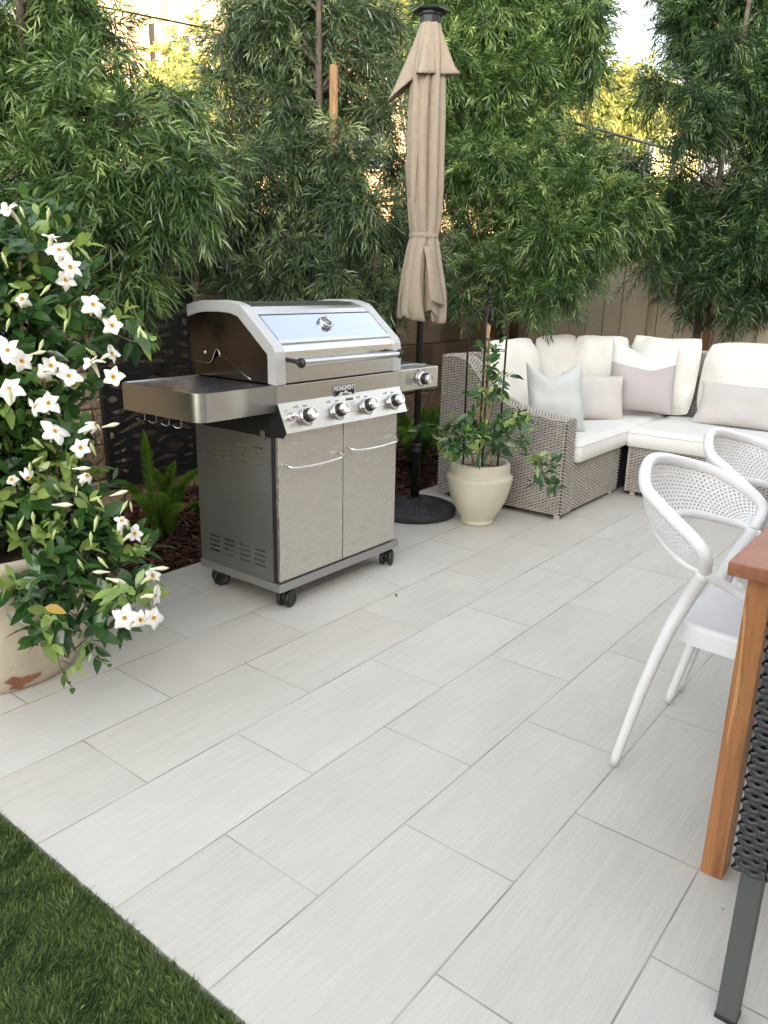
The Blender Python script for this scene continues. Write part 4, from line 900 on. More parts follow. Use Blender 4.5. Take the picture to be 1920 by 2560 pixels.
# ------------------------------------------------------------------ dark rattan chair at the near edge
RC = thing('rattan_chair', (.7, -.7, 0), 'charcoal woven rattan dining chair on grey square steel legs at the right edge', 'chair')
for x, y in ((.505, -.483), (.505, -.95), (.93, -.50), (.93, -.95)):
    l_ = part('leg', MB().box(x, x+.036, y, y+.036, .008, .42, 0, .002), 'graysteel', RC)
    part('foot_cap', MB().box(x-.001, x+.037, y-.001, y+.037, 0, .010, 0, .001), 'black', l_)
post = spline([(.520, -.463, .335), (.505, -.463, .45), (.492, -.463, .60), (.470, -.463, .78), (.43, -.463, .93), (.40, -.463, 1.0)], 8)
def post_face(path, ax_u, half_u, nrm_side, side_off):
    s_ = np.concatenate([[0], np.cumsum(np.linalg.norm(np.diff(path, axis=0), axis=1))])
    def f(u, v):
        P = np.stack([np.interp(v, s_, path[:, k]) for k in range(3)], 1); Q = np.stack([np.interp(v+.01, s_, path[:, k]) for k in range(3)], 1)
        D = unit(Q-P+np.array([1e-5, 0, 1e-6])); N = np.tile(np.array(nrm_side, float), (len(u), 1)); return P+N*side_off+np.array(ax_u)*(u-half_u)[:, None], N, D
    return f, s_[-1]
def woven_post(path, wx, wy, mb, pv=.0118):
    for ax_, hu, nr_, so_ in (((0, -1, 0), wy, (-1, 0, 0), wx), ((1, 0, 0), wx, (0, 1, 0), wy), ((0, 1, 0), wy, (1, 0, 0), wx), ((-1, 0, 0), wx, (0, -1, 0), wy)):
        f, L2 = post_face(path, ax_, hu, nr_, so_); weave(mb, f, 2*hu, L2-.012, pu=.018, pv=pv, amp=.0022, back=False, seg=5, width=1.12)
    mb.tube(path, min(wx, wy)*.96, 8, 1)
p2 = post.copy(); p2[:, 1] = -.93
for q in (post, p2): mb = MB(); woven_post(q, .036, .024, mb); part('back_post', mb, ['rattan', 'dark'], RC)
mb = MB(); s_ = np.concatenate([[0], np.cumsum(np.linalg.norm(np.diff(post, axis=0), axis=1))])
def fback(sgn):
    def f(u, v):
        P = np.stack([np.interp(v, s_, post[:, k]) for k in range(3)], 1); Q = np.stack([np.interp(v+.01, s_, post[:, k]) for k in range(3)], 1); D = unit(Q-P+1e-6)
        P[:, 1] = -.497-u; P[:, 0] += sgn*.012; return P, np.tile([float(sgn), 0, 0], (len(u), 1)), D
    return f
for sgn in (-1, 1): weave(mb, fback(sgn), .40, s_[-1]-.01, pu=.021, pv=.0118, amp=.0022, back=False, seg=5, width=1.12)
part('back_panel', mb, ['rattan', 'dark'], RC)
mb = MB(); weave(mb, flatf((.56, -.93, .445), (0, 1, 0), (1, 0, 0), (0, 0, 1)), .46, .40, pu=.021, pv=.0105); mb.box(.56, .965, -.93, -.475, .38, .442, 1)
weave(mb, flatf((.56, -.47, .35), (1, 0, 0), (0, 0, 1), (0, 1, 0)), .40, .09, pu=.021, pv=.0105, back=False); part('seat', mb, ['rattan', 'dark'], RC)

# ------------------------------------------------------------------ cream pot, trellis, canes, vine
PX, PY = 2.83, 1.51
PT = thing('clay_pot', (PX, PY, 0), 'round cream glazed clay pot with a raised shoulder band in front of the sofa arm', 'pot')
pr_ = [(.080, 0), (.089, .004), (.092, .014), (.090, .024), (.094, .034), (.118, .072), (.145, .125), (.165, .180), (.176, .228), (.180, .252), (.181, .264), (.176, .274), (.168, .281), (.165, .290), (.164, .316), (.162, .332), (.156, .343), (.148, .347), (.142, .345), (.139, .335), (.138, .31), (.140, .28)]
part('vessel', MB().lathe(spline([(a, b, 0) for a, b in pr_], 3)[:, :2], (PX, PY, 0), 56, cap=False), 'glaze', PT)
part('potting_soil', MB().lathe([(0, .305), (.138, .300)], (PX, PY, 0), 30, cap=False), 'soil', PT)
TR = thing('wire_trellis', (PX, PY, .3), 'dark bronze arched wire trellis with a finial standing in the cream pot', 'trellis')
for k in range(4):
    a = math.radians(25+90*k); c, s_ = math.cos(a), math.sin(a); R0 = .1
    P = [(PX+c*R0*.93, PY+s_*R0*.93, .22), (PX+c*R0, PY+s_*R0, .98)]+[(PX+c*R0*math.cos(t), PY+s_*R0*math.cos(t), 1.04+.115*math.sin(t)) for t in np.linspace(.02, PI/2-.04, 9)]
    part('upright', MB().tube(P, .0056, 8), 'iron', TR)
th = np.linspace(0, 2*PI, 41); part('ring', MB().tube([(PX+.102*math.cos(t), PY+.102*math.sin(t), .94) for t in th], .0022, 6), 'iron', TR)
m_ = MB().lathe([(0, 1.148), (.010, 1.152), (.012, 1.160), (.005, 1.166), (.004, 1.172), (.012, 1.178), (.013, 1.184), (.005, 1.190), (.003, 1.21), (.011, 1.222), (.009, 1.232), (.003, 1.25), (.0, 1.268)], (PX, PY, 0), 14)
for k in range(4):
    a = math.radians(25+90*k); c, s_ = math.cos(a), math.sin(a)
    m_.tube([(PX+c*r, PY+s_*r, z) for r, z in ((.004, 1.19), (.010, 1.208), (.020, 1.212), (.024, 1.202), (.019, 1.196))], .0028, 6)
part('finial', m_, 'iron', TR)
CN = 'bamboo canes tied together in the cream pot'
for k, (p, q) in enumerate((((PX-.055, PY-.02, .28), (PX+.008, PY+.004, 1.075)), ((PX+.03, PY-.055, .28), (PX-.006, PY+.008, 1.10)), ((PX+.01, PY+.06, .28), (PX+.012, PY-.004, 1.065)))):
    p, q = np.array(p), np.array(q); n_ = 22; P = np.array([p+(q-p)*t/n_ for t in range(n_+1)]); r = np.array([.0048+(.0012 if t % 5 == 0 else 0) for t in range(n_+1)])
    solo('bamboo_cane', MB().tube(P, r, 8), 'bamboo', tuple(p), ['leaning bamboo cane rising from the left side of the cream pot', 'thin bamboo cane, the tallest in the cream pot trellis', 'bamboo cane at the back of the cream pot trellis'][k], 'cane', CN)
solo('plant_tie', MB().tube([(PX+.012*math.cos(t), PY+.012*math.sin(t), .995+.004*math.sin(2*t)) for t in np.linspace(0, 6.3, 16)], .0035, 6).tube([(PX-.012, PY-.006, .995), (PX-.026, PY-.01, 1.004)], .003, 5).tube([(PX+.012, PY-.006, .995), (PX+.022, PY-.014, .985)], .003, 5), 'greentape', (PX, PY, .99), 'green tape tying the bamboo canes together', 'plant tie')

BROWS = ((0, .08), (.22, .78), (.5, 1.0), (.78, .62), (1, .04))
def vine_blobs(lb, stems, blobs, seed, leafL=.065, dens=420, leafW=.46, light=.25):
    r_ = np.random.default_rng(seed)
    for bl in blobs:
        c, r = np.array(bl[:3]), bl[3]; n = max(3, int(dens*PI*r*r)); d = unit(r_.normal(size=(n, 3))); b = c+d*(r*(.25+.75*r_.random(n)**.5))[:, None]
        sdir = unit(d*.8+r_.normal(size=(n, 3))*.5+np.array([0, 0, .25])); nl = 6
        young = (r_.random(n) > .72)*light
        for j in range(nl):
            t = j/nl; P = b+sdir*(.10*t); a = unit(np.cross(sdir, r_.normal(size=(n, 3)))) if j % 2 == 0 else -a
            D = sdir*(.35+.9*t)+a*(1-.45*t); N = unit(sdir+np.array([0, 0, .5])+r_.normal(size=(n, 3))*.25)
            L = leafL*r_.uniform(.65, 1.15, n)*(1-.35*t*(young > 0))
            V, F, k = leaves(P, D, L, L*leafW*r_.uniform(.8, 1.1, n), .18, BROWS, .10, nrm=N)
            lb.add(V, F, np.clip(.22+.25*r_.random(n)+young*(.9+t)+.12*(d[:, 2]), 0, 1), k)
        V, F, k = leaves(b, sdir, .11, .003, 0); stems.append((b, b+sdir*.1))
def tubes(paths, rad, mbx):
    for P in paths: mbx.tube(P, rad, 5)
VN = thing('climbing_vine', (PX, PY, .3), 'green leafy climbing vine growing in the cream pot and up its trellis', 'plant')
lb = LB(); st = []
def rel(px, py, d): return tuple(at(px, py, d))
DP = 3.99
vb = [(*rel(1165, 1085, DP), .10), (*rel(1230, 1075, DP-.05), .10), (*rel(1195, 1035, DP), .09), (*rel(1200, 1115, DP-.1), .085), (*rel(1120, 1075, DP+.02), .055), (*rel(1262, 1060, DP), .08), (*rel(1255, 1110, DP-.08), .06),
      (*rel(1290, 1040, DP-.02), .04), (*rel(1232, 985, DP), .045), (*rel(1250, 940, DP), .035), (*rel(1222, 925, DP), .025), (*rel(1212, 1010, DP), .055), (*rel(1310, 1090, DP-.05), .035), (*rel(1225, 890, DP), .018),
      (*rel(1325, 1140, DP-.12), .03), (*rel(1345, 1165, DP-.15), .045), (*rel(1362, 1190, DP-.16), .04), (*rel(1375, 1210, DP-.16), .02), (*rel(1070, 1060, DP+.02), .028), (*rel(1128, 1110, DP), .03), (*rel(1095, 1090, DP+.02), .025)]
vb = [(*q[:3], max(.014, q[3]-.03)) for q in vb]; vine_blobs(lb, st, vb, 11, .062, 720, .46, .5); V, F, T_ = lb.out(); fpart('foliage', V, F, T_, 'broad', VN)
mb = MB()
for P in ([(PX+.02, PY-.03, .3), rel(1262, 1110, DP-.1), rel(1300, 1095, DP-.15), rel(1335, 1135, DP-.17), rel(1365, 1190, DP-.18), rel(1392, 1205, DP-.18)], [(PX-.02, PY, .3), rel(1150, 1095, DP), rel(1075, 1070, DP+.02)],
          [(PX, PY, .3), rel(1215, 1020, DP-.05), rel(1222, 930, DP), rel(1226, 885, DP)], [(PX, PY, .3), rel(1235, 1000, DP), rel(1255, 935, DP), rel(1262, 920, DP)], [(PX+.01, PY, .3), rel(1260, 1060, DP), rel(1300, 1030, DP)]): mb.tube(spline(P, 5), .0025, 6)
part('stem', mb, 'vine', VN)
def bud(P, D, L, parent, m='bud', name='bud'):
    D = unit(np.array(D, float)); n_ = 7; t = np.linspace(0, 1, n_); pth = np.array(P)+D[None]*(t*L)[:, None]
    part(name, MB().tube(pth, L*np.array([.035, .05, .075, .11, .125, .08, .01]), 7), m, parent)
for p, q in (((1262, 940), (.3, -.25, .28)), ((1388, 1195), (.2, -.1, -.4)), ((1190, 1132), (-.3, .1, .1))): bud(rel(*p, DP-.05), q, .055, VN, 'budwhite')

# ------------------------------------------------------------------ big terracotta pot and flowering vine
BX, BY = .335, 1.87
BP = thing('terracotta_planter', (BX, BY, 0), 'large limewashed terracotta pot with a bare rusty patch at the left edge', 'pot')
part('vessel', MB().lathe([(r_*1.095, z_) for r_, z_ in [(.215, 0), (.225, .004), (.235, .03), (.262, .12), (.275, .22), (.282, .32), (.284, .40), (.298, .408), (.302, .43), (.298, .452), (.285, .456), (.272, .45), (.268, .40)]], (BX, BY, 0), 64, cap=False), 'terra', BP)
part('potting_soil', MB().lathe([(0, .415), (.29, .41)], (BX, BY, 0), 24, cap=False), 'soil', BP)
a0 = math.atan2(1.635-BY, .262-BX); pp = []
for i in range(16):
    a = 2*PI*i/16; rr = .023*(1+.35*math.sin(3*a+1)+.2*math.sin(7*a)); aa = a0+.10+1.9*rr*math.cos(a)/.24; z = .038+rr*math.sin(a)*1.0; R0 = np.interp(z, [0, .03, .12], [.2469, .2586, .2882])+.0015; pp.append((BX+R0*math.cos(aa), BY+R0*math.sin(aa), z))
part('bare_patch', MB().add(pp, [tuple(range(16))]), 'rust', BP)
FV = thing('flowering_vine', (BX, BY, .42), 'tall bushy climbing vine with glossy leaves and many white trumpet flowers at left', 'plant')
DB = 2.44
fb = [(-130, 700, 110), (-140, 850, 120), (-150, 1000, 130), (-150, 1150, 130), (-170, 1280, 120), (-190, 1390, 90), (-70, 1390, 60), (-250, 1250, 80), (60, 580, 70), (110, 640, 80), (40, 700, 90), (150, 710, 70), (-30, 640, 100), (60, 800, 100), (170, 790, 60), (-40, 820, 110), (50, 900, 110), (150, 900, 80), (-30, 980, 120), (80, 1010, 110), (170, 990, 60), (60, 1110, 110), (165, 1100, 75), (-40, 1130, 120),
      (70, 1210, 110), (180, 1200, 80), (230, 1270, 60), (90, 1300, 105), (200, 1320, 90), (-20, 1260, 110), (270, 1350, 65), (120, 1390, 95), (230, 1400, 85), (310, 1400, 55), (160, 1470, 80), (260, 1480, 80), (340, 1470, 48), (60, 1440, 50), (200, 1540, 60), (290, 1530, 55), (110, 1530, 45), (30, 1470, 26), (350, 1520, 30),
      (95, 1610, 26), (150, 1585, 40), (232, 1585, 34), (235, 740, 22), (285, 830, 18), (250, 860, 16), (345, 845, 12), (215, 850, 28), (70, 560, 45), (240, 1000, 18), (230, 1090, 28), (110, 555, 30), (190, 620, 30)]
lb = LB(); st = []; rb = np.random.default_rng(4)
bl = [(*at(x-(14 if y < 1250 else 4), y, DB+(rb.uniform(-.06, .10) if r > 50 else (-.08 if y > 1400 else 0))-(.10 if y > 1350 else 0)), max(.016, r/FPX*DB-.038)) for x, y, r in fb]
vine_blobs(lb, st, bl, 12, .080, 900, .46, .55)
# trailing sprigs
def sprig(pts, lb, n, seed, L=.055):
    P = spline([at(*p) for p in pts], 8); r_ = np.random.default_rng(seed); s_ = np.linspace(0, len(P)-1.001, n).astype(int); T_ = unit(np.gradient(P, axis=0))[s_]
    a = unit(np.cross(T_, r_.normal(size=(n, 3))))*np.where(np.arange(n) % 2 == 0, 1, -1)[:, None]
    V, F, k = leaves(P[s_], T_*.6+a, L*r_.uniform(.6, 1.1, n), L*.42, .25, BROWS, .1, nrm=np.tile([0, 0, 1.], (n, 1))+r_.normal(size=(n, 3))*.4); lb.add(V, F, r_.uniform(.3, .75, n), k); return P
paths = [sprig([(215, 740, 2.40), (300, 760, 2.36), (350, 800, 2.33), (375, 850, 2.32)], lb, 4, 1, .03), sprig([(140, 690, 2.42), (210, 660, 2.38), (262, 620, 2.36), (262, 610, 2.36)], lb, 3, 2, .02), sprig([(160, 700, 2.42), (240, 680, 2.38), (290, 640, 2.35), (300, 625, 2.35)], lb, 3, 3, .02),
         sprig([(110, 1560, 2.28), (140, 1630, 2.25), (155, 1680, 2.22), (185, 1725, 2.20)], lb, 9, 4, .04), sprig([(195, 1560, 2.27), (215, 1600, 2.24), (235, 1640, 2.22), (275, 1665, 2.22)], lb, 6, 5, .035), sprig([(20, 1440, 2.26), (55, 1480, 2.23), (85, 1500, 2.22)], lb, 5, 6, .06),
         sprig([(240, 790, 2.38), (300, 840, 2.33), (350, 855, 2.31), (362, 840, 2.31)], lb, 4, 7, .035)]
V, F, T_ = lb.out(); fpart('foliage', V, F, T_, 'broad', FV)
V, F, k = leaves(np.array([at(112, 1518, 2.14)]), np.array([VR*1.0-VU*.15]), .060, .028, .15, BROWS, .12, nrm=np.array([VU*.6-_fw]))
fpart('withered_leaf', V, F, np.full(len(V), .5), 'yellowleaf', FV, True)
mb = MB()
for P in paths: mb.tube(P, .0016, 5)
for x, y in ((60, 900), (120, 1200), (20, 1100), (150, 1350)): mb.tube(spline([(BX, BY, .42), tuple(at(x+40, (y+1500)/2, DB)), tuple(at(x, y, DB)), tuple(at(x-10, y-250, DB))], 5), .005, 6)
part('stem', mb, 'vine', FV)
def flower(px, py, R_, face, seed, wilt=0.0, parent=FV, depth=None):
    """five overlapping pinwheel petals on a funnel; face: where it looks (right, up, toward the camera)"""
    r_ = np.random.default_rng(seed); c = at(px, py, depth or (2.17 if py > 1250 else 2.27)); N = unit(VR*face[0]+VU*face[1]-_fw*face[2]); X = unit(np.cross(N, VU)); Y = np.cross(X, N); rot = r_.uniform(0, 6.28)
    mb = MB(); nu, nv = 7, 7; fun = r_.uniform(.006, .016); drop_ = r_.random(5)*(.5 if r_.random() < .45 else .12)
    for k in range(5):
        a = rot+k*2*PI/5; A = np.zeros((nu, nv, 3)); size = R_*r_.uniform(.92, 1.12); curl = r_.uniform(-.12, .25)+wilt+drop_[k]
        for i, t in enumerate(np.linspace(0, 1, nu)):
            rad = .0045+(size-.0045)*t; half = (.62+.10*math.sin(PI*t))*(1-.72*max(0, t-.60)/.40)
            for j, v in enumerate(np.linspace(-1, 1, nv)):
                an = a+v*half+.28*t; rr = rad*(1-.10*v*v*t+(.06*math.sin(v*2+k) if t > .8 else 0)); hgt = fun*(t**.7)*(1-curl*1.4*t*2)+.0035*v*t-.010*curl*t*t*3+.0015*math.sin(v*5+k*2)*t
                A[i, j] = c+(X*math.cos(an)+Y*math.sin(an))*rr+N*hgt
        mb.sheet(A, 0)
    fl_ = part('flower', mb, 'petal', parent)
    part('throat', MB().lathe([(.0062, .0030), (.0048, .0012), (.003, -.004), (0, -.008)], c, 12, axis=N, cap=False), 'throat', fl_)
    part('tube', MB().tube([c-N*.001, c-N*.014, c-N*.028, c-N*.045-np.array([0, 0, .006])], [.0060, .0072, .0050, .0025], 10, cap=False), 'budwhite', fl_)
FL = [(22, 500+25, .034, (-.4, .5, .7)), (148, 625, .034, (.3, .35, .8)), (176, 668, .034, (.5, .2, .6)), (165, 700, .030, (.3, -.2, .8)), (233, 762, .039, (.45, .35, .8)), (281, 815, .031, (.35, .1, 1)), (230, 905, .031, (-.2, .6, .5)), (279, 885, .030, (.9, .2, .4)), (284, 943, .031, (.2, 0, 1)),
      (56, 748, .021, (.1, 0, 1)), (20, 876, .042, (.05, .1, 1)), (55, 903, .034, (.5, -.2, .6)), (24, 972, .042, (.15, .15, 1)), (112, 927, .028, (.1, -.1, .9)), (172, 940, .040, (.5, .4, .7)), (88, 1018, .028, (-.5, .2, .7)), (122, 1008, .035, (.1, .1, 1)), (138, 1078, .042, (.55, .5, .6)), (202, 1120, .031, (.1, .1, 1)),
      (238, 1063, .022, (.8, .4, .3)), (218, 1190, .022, (.5, .4, .5)), (312, 1545, .037, (.05, .1, 1)), (352, 1550, .026, (.4, .0, .8)), (385, 1545, .030, (.5, .1, .8)), (387, 1490, .028, (.95, 0, .25)), (381, 1440, .024, (.8, .4, .4)), (305, 1303, .022, (.2, .6, .5)), (336, 1335, .026, (.8, .3, .4)), (30, 1199, .018, (0, .2, .9)), (70, 1195, .018, (.4, -.4, .6)), (128, 590+5, .024, (.3, .8, .3)), (128, 915, .026, (.4, .3, .8))]
for k, (x, y, r, fc) in enumerate(FL): flower(x, y, r, fc, 100+k, .25 if r < .024 else 0)
rb = np.random.default_rng(9)
for x, y in ((20, 670), (100, 740), (160, 830), (95, 885), (215, 870), (62, 545), (118, 560), (185, 600), (15, 830), (150, 1230), (190, 1240), (60, 1290), (85, 1315), (255, 1240), (240, 1140), (195, 1320), (130, 1350), (228, 1365), (300, 1285), (330, 1280), (30, 1010), (110, 1120), (108, 1140), (210, 1425), (270, 1420), (235, 1330), (345, 845), (350, 820), (260, 1270), (5, 1440), (110, 1575), (75, 1190)):
    bud(at(x, y, 2.24 if y < 1250 else 2.17), (rb.normal()*.35, rb.normal()*.2, rb.choice([1, 1, 1, .4, -.2])), rb.uniform(.03, .05), FV, 'bud')
for x, y, dx in ((180, 1172, 1), (275, 1240, 1), (130, 1262, .9), (265, 1445, .9), (275, 1430, -.6), (255, 1068, 1), (75, 886, 1), (375, 1422, .8)):
    bud(at(x, y, 2.22 if y < 1250 else 2.16), VR*dx+VU*rb.uniform(-.3, .3), rb.uniform(.04, .06), FV, 'budwhite')

# ------------------------------------------------------------------ foxtail ferns
def plume(base, tip, bend, R_, n, parent, seed):
    r_ = np.random.default_rng(seed); b, t_ = np.array(base, float), np.array(tip, float); m = (b+t_)/2+np.array(bend); P = spline([b, m*.5+b*.5+np.array([0, 0, .01]), m, t_*.5+m*.5+np.array([0, 0, .01]), t_], 12)
    q = r_.random(n)**.85; i = (q*(len(P)-1.01)).astype(int); T_ = unit(np.gradient(P, axis=0))[i]; a = unit(np.cross(T_, r_.normal(size=(n, 3))))
    rad = R_*(.55+.6*np.sin(PI*np.clip(q*1.0+.05, 0, 1))**.6)*(1-.75*q**6); D = a+T_*(.75+.5*q)[:, None]
    V, F, k = leaves(P[i], D, rad*r_.uniform(.8, 1.25, n), .0022, 0, ((0, .8), (1, .3))); tone = np.clip(.25+.4*q+r_.normal(size=n)*.14+.12*a[:, 2], 0, 1)
    lb = LB(); lb.add(V, F, tone, k); V, F, T2 = lb.out(); fpart('frond', V, F, T2, 'fern', parent)
def fern(base, label, tips, seed, R_=.026, n=1500, grp='feathery green ferns in the mulch'):
    t = thing('foxtail_fern', base, label, 'fern', grp); r_ = random.Random(seed)
    for k, tp in enumerate(tips): plume(np.array(base)+[r_.uniform(-.04, .04), r_.uniform(-.04, .04), 0], tp, (r_.uniform(-.02, .02), r_.uniform(-.02, .02), .06), R_*r_.uniform(.8, 1.15), n, t, seed*50+k)
DF = 3.42
fern((1.55, 2.62, -.01), 'bushy green fern with long upright plumes behind the white flowering vine', [tuple(at(x, y, DF+d)) for x, y, d in ((358, 1072, .0), (290, 1200, .05), (385, 1170, .12), (438, 1150, .1), (468, 1200, .1), (515, 1165, .0), (335, 1240, -.15), (462, 1268, -.14), (400, 1235, -.1))], 3, .036, 2600)
fern((1.80, 2.52, -.01), 'low spreading green fern close to the left rear corner of the grill', [(1.95, 2.45, .12), (1.98, 2.56, .10), (1.90, 2.38, .07), (1.72, 2.40, .10), (1.88, 2.64, .16), (1.66, 2.52, .14)], 4, .036, 1800)
DG = 4.95
fern((3.75, 2.62, -.01), 'loose feathery green fern behind the umbrella pole', [tuple(at(x, y, DG+d)) for x, y, d in ((985, 1000, 0), (1005, 1030, .1), (1045, 1010, .1), (1062, 1015, 0), (1085, 1020, .1), (1100, 1030, 0), (1000, 1070, -.1), (1030, 1060, -.15), (1070, 1060, -.1), (1095, 1075, -.15), (1110, 1060, 0), (1040, 1090, -.2), (1120, 1000, .15), (1010, 1100, -.1))], 5, .055, 2400)

# ------------------------------------------------------------------ fern pine trees
def crown_blob(lb, c, R_, dens, leafL, rs, light, nl):
    m = int(np.clip(13*(R_/.16)**1.2, 5, 26)); u = unit(rs.normal(size=(m, 3))); q = c+u*(R_*(.30+.55*rs.random(m)))[:, None]*np.array([1, 1, .9])
    for k in range(m): crown_shoots(lb, q[k], max(.035, R_*.40*rs.uniform(.75, 1.25)), dens*1.25, leafL*rs.uniform(.85, 1.1), rs, light*rs.choice([.35, .8, 1.5]), nl=nl, droopy=rs.uniform(.3, 1.0))
def tree(name_label, group, base, top, blobs, leafL, seed, trunk_r=.035, dens=640, light=.35, nl=20, depth_j=.18, leaf='fern_pine'):
    rs = np.random.default_rng(seed); t = thing('fern_pine_tree', base, name_label, 'tree', group); b, tp = np.array(base, float), np.array(top, float)
    tk = spline([b, b*.66+tp*.34+[.02, .01, 0], b*.33+tp*.67+[-.02, .02, 0], tp], 8); part('trunk', MB().tube(tk, np.linspace(trunk_r, .012, len(tk)), 9), 'bark', t)
    lb = LB(); mb = MB()
    for x, y, r, dd in blobs:
        c = at(x, y, dd+rs.uniform(-depth_j, depth_j)); R_ = max(.06, r/FPX*dd-.062); crown_blob(lb, c, R_, dens, leafL, rs, light, nl)
        i = np.argmin(np.linalg.norm(tk-np.array([c[0], c[1], c[2]-.25]), axis=1)); m = (tk[i]+c)/2+np.array([0, 0, .06])
        mb.tube(spline([tk[i], m, c], 5), np.linspace(.011, .004, 11), 6)
        for _ in range(4):
            e = c+unit(rs.normal(size=3))*R_*.8; mb.tube(spline([c*.6+m*.4, (c+e)/2+[0, 0, .03], e], 3), .0028, 5)
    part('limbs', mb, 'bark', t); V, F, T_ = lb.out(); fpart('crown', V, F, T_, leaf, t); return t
TG = 'fern pine trees planted along the wall and fence'
dA, dB_, dC, dD = 3.05, 4.45, 5.55, 5.75
tree('nearest fern pine at upper left with long drooping leaves hanging over the flowering vine', TG, (1.02, 2.60, -.02), (1.1, 2.6, 3.1),
     [(x, y, r, dA+d) for x, y, r, d in ((50, 60, 130, 0), (190, 60, 120, 0), (265, 70, 55, .1), (60, 200, 130, 0), (200, 190, 120, -.1), (310, 220, 85, 0), (60, 330, 130, 0), (190, 320, 130, -.15), (320, 330, 100, 0), (430, 350, 75, 0), (505, 400, 60, .05), (400, 250, 60, .1), (470, 290, 60, .1), (400, 420, 75, 0), (480, 470, 60, 0), (90, 460, 120, 0), (220, 450, 120, -.1), (340, 440, 110, 0), (450, 450, 65, 0), (150, 560, 90, 0), (260, 560, 110, 0), (370, 540, 85, 0), (270, 650, 75, 0), (360, 620, 70, 0), (395, 560, 50, -.1), (330, 690, 45, .05), (-40, 120, 120, 0), (-40, 400, 120, 0), (-180, 250, 130, 0), (-200, 480, 120, 0), (-190, 20, 130, 0), (-330, 200, 120, 0), (-340, 400, 110, 0), (-90, 580, 90, 0), (150, -60, 120, 0), (30, 560, 60, .1), (440, 260, 50, .1), (240, 700, 35, .05))],
     .092, 21, dens=700, light=.3, nl=22)
tree('fern pine behind the grill with grey green drooping foliage and a wooden stake', TG, (2.86, 2.62, 0), (2.8, 2.66, 3.2),
     [(x, y, r, dB_+d) for x, y, r, d in ((600, 30, 80, 0), (680, 40, 110, 0), (820, 40, 110, 0), (950, 30, 90, .2), (585, 110, 75, 0), (545, 200, 45, 0), (600, 260, 50, .3), (560, 330, 60, .2), (660, 310, 70, .2), (780, 320, 80, .2), (650, 150, 85, 0), (760, 150, 100, 0), (900, 150, 80, .2), (980, 180, 70, .2), (720, 250, 90, 0), (860, 260, 90, .1), (960, 290, 80, .1), (640, 380, 70, 0), (740, 370, 90, 0), (860, 380, 100, 0), (980, 400, 80, .1), (570, 400, 60, 0), (560, 480, 85, 0), (660, 480, 90, 0), (780, 490, 100, 0), (900, 500, 100, 0), (1010, 490, 70, .1), (540, 590, 65, 0), (630, 590, 80, 0), (720, 610, 75, 0), (900, 610, 80, -.1), (990, 600, 70, 0), (1070, 560, 60, .1), (540, 640, 35, 0), (640, 680, 50, -.05), (700, 710, 40, -.05), (840, 690, 65, -.1), (930, 700, 60, -.1), (860, 740, 35, -.1), (1010, 690, 60, .1), (1080, 640, 60, .1), (780, 640, 45, .05), (590, 690, 30, 0), (780, 720, 30, 0), (600, -60, 90, 0), (800, -70, 110, 0), (1000, 560, 60, .3), (700, 540, 60, .35), (850, 430, 70, .35), (1000, 740, 35, .1))],
     .090, 22, dens=560, light=.30, leaf='fern_pine_grey')
tree('tall fern pine over the sofa corner with spreading bright green foliage', TG, (4.75, 2.66, 0), (4.95, 2.6, 3.5),
     [(x, y, r, dC+d) for x, y, r, d in ((1100, 40, 100, 0), (1210, 50, 110, 0), (1330, 40, 110, 0), (1440, 60, 95, .1), (1110, 170, 95, 0), (1210, 190, 100, 0), (1320, 160, 90, 0), (1430, 170, 85, .1), (1130, 310, 90, 0), (1230, 320, 90, 0), (1330, 300, 70, .1), (1390, 260, 45, .2), (1130, 430, 85, 0), (1230, 440, 100, -.1), (1340, 400, 95, -.1), (1450, 390, 80, 0), (1530, 400, 60, 0), (1480, 120, 55, .1), (1470, 340, 50, .1), (1290, 380, 80, .2), (1200, 560, 50, .2), (1130, 620, 60, .1), (1330, 490, 100, -.2), (1440, 480, 100, -.2), (1550, 480, 85, -.1), (1620, 470, 50, 0), (1150, 530, 55, 0), (1290, 590, 80, -.2), (1390, 590, 95, -.3), (1490, 580, 85, -.2), (1580, 560, 75, -.1), (1630, 540, 40, 0), (1250, 660, 60, -.2), (1330, 680, 75, -.3), (1420, 690, 70, -.3), (1480, 650, 55, -.2), (1190, 680, 55, -.1), (1170, 620, 35, -.1), (1400, 740, 35, -.3), (1350, 750, 35, -.3), (1150, 730, 40, -.1), (1250, 730, 35, -.1), (1200, -60, 100, 0), (1400, -60, 90, 0), (1420, 540, 80, .4), (1300, 440, 80, .4))],
     .098, 23, dens=620, light=.36)
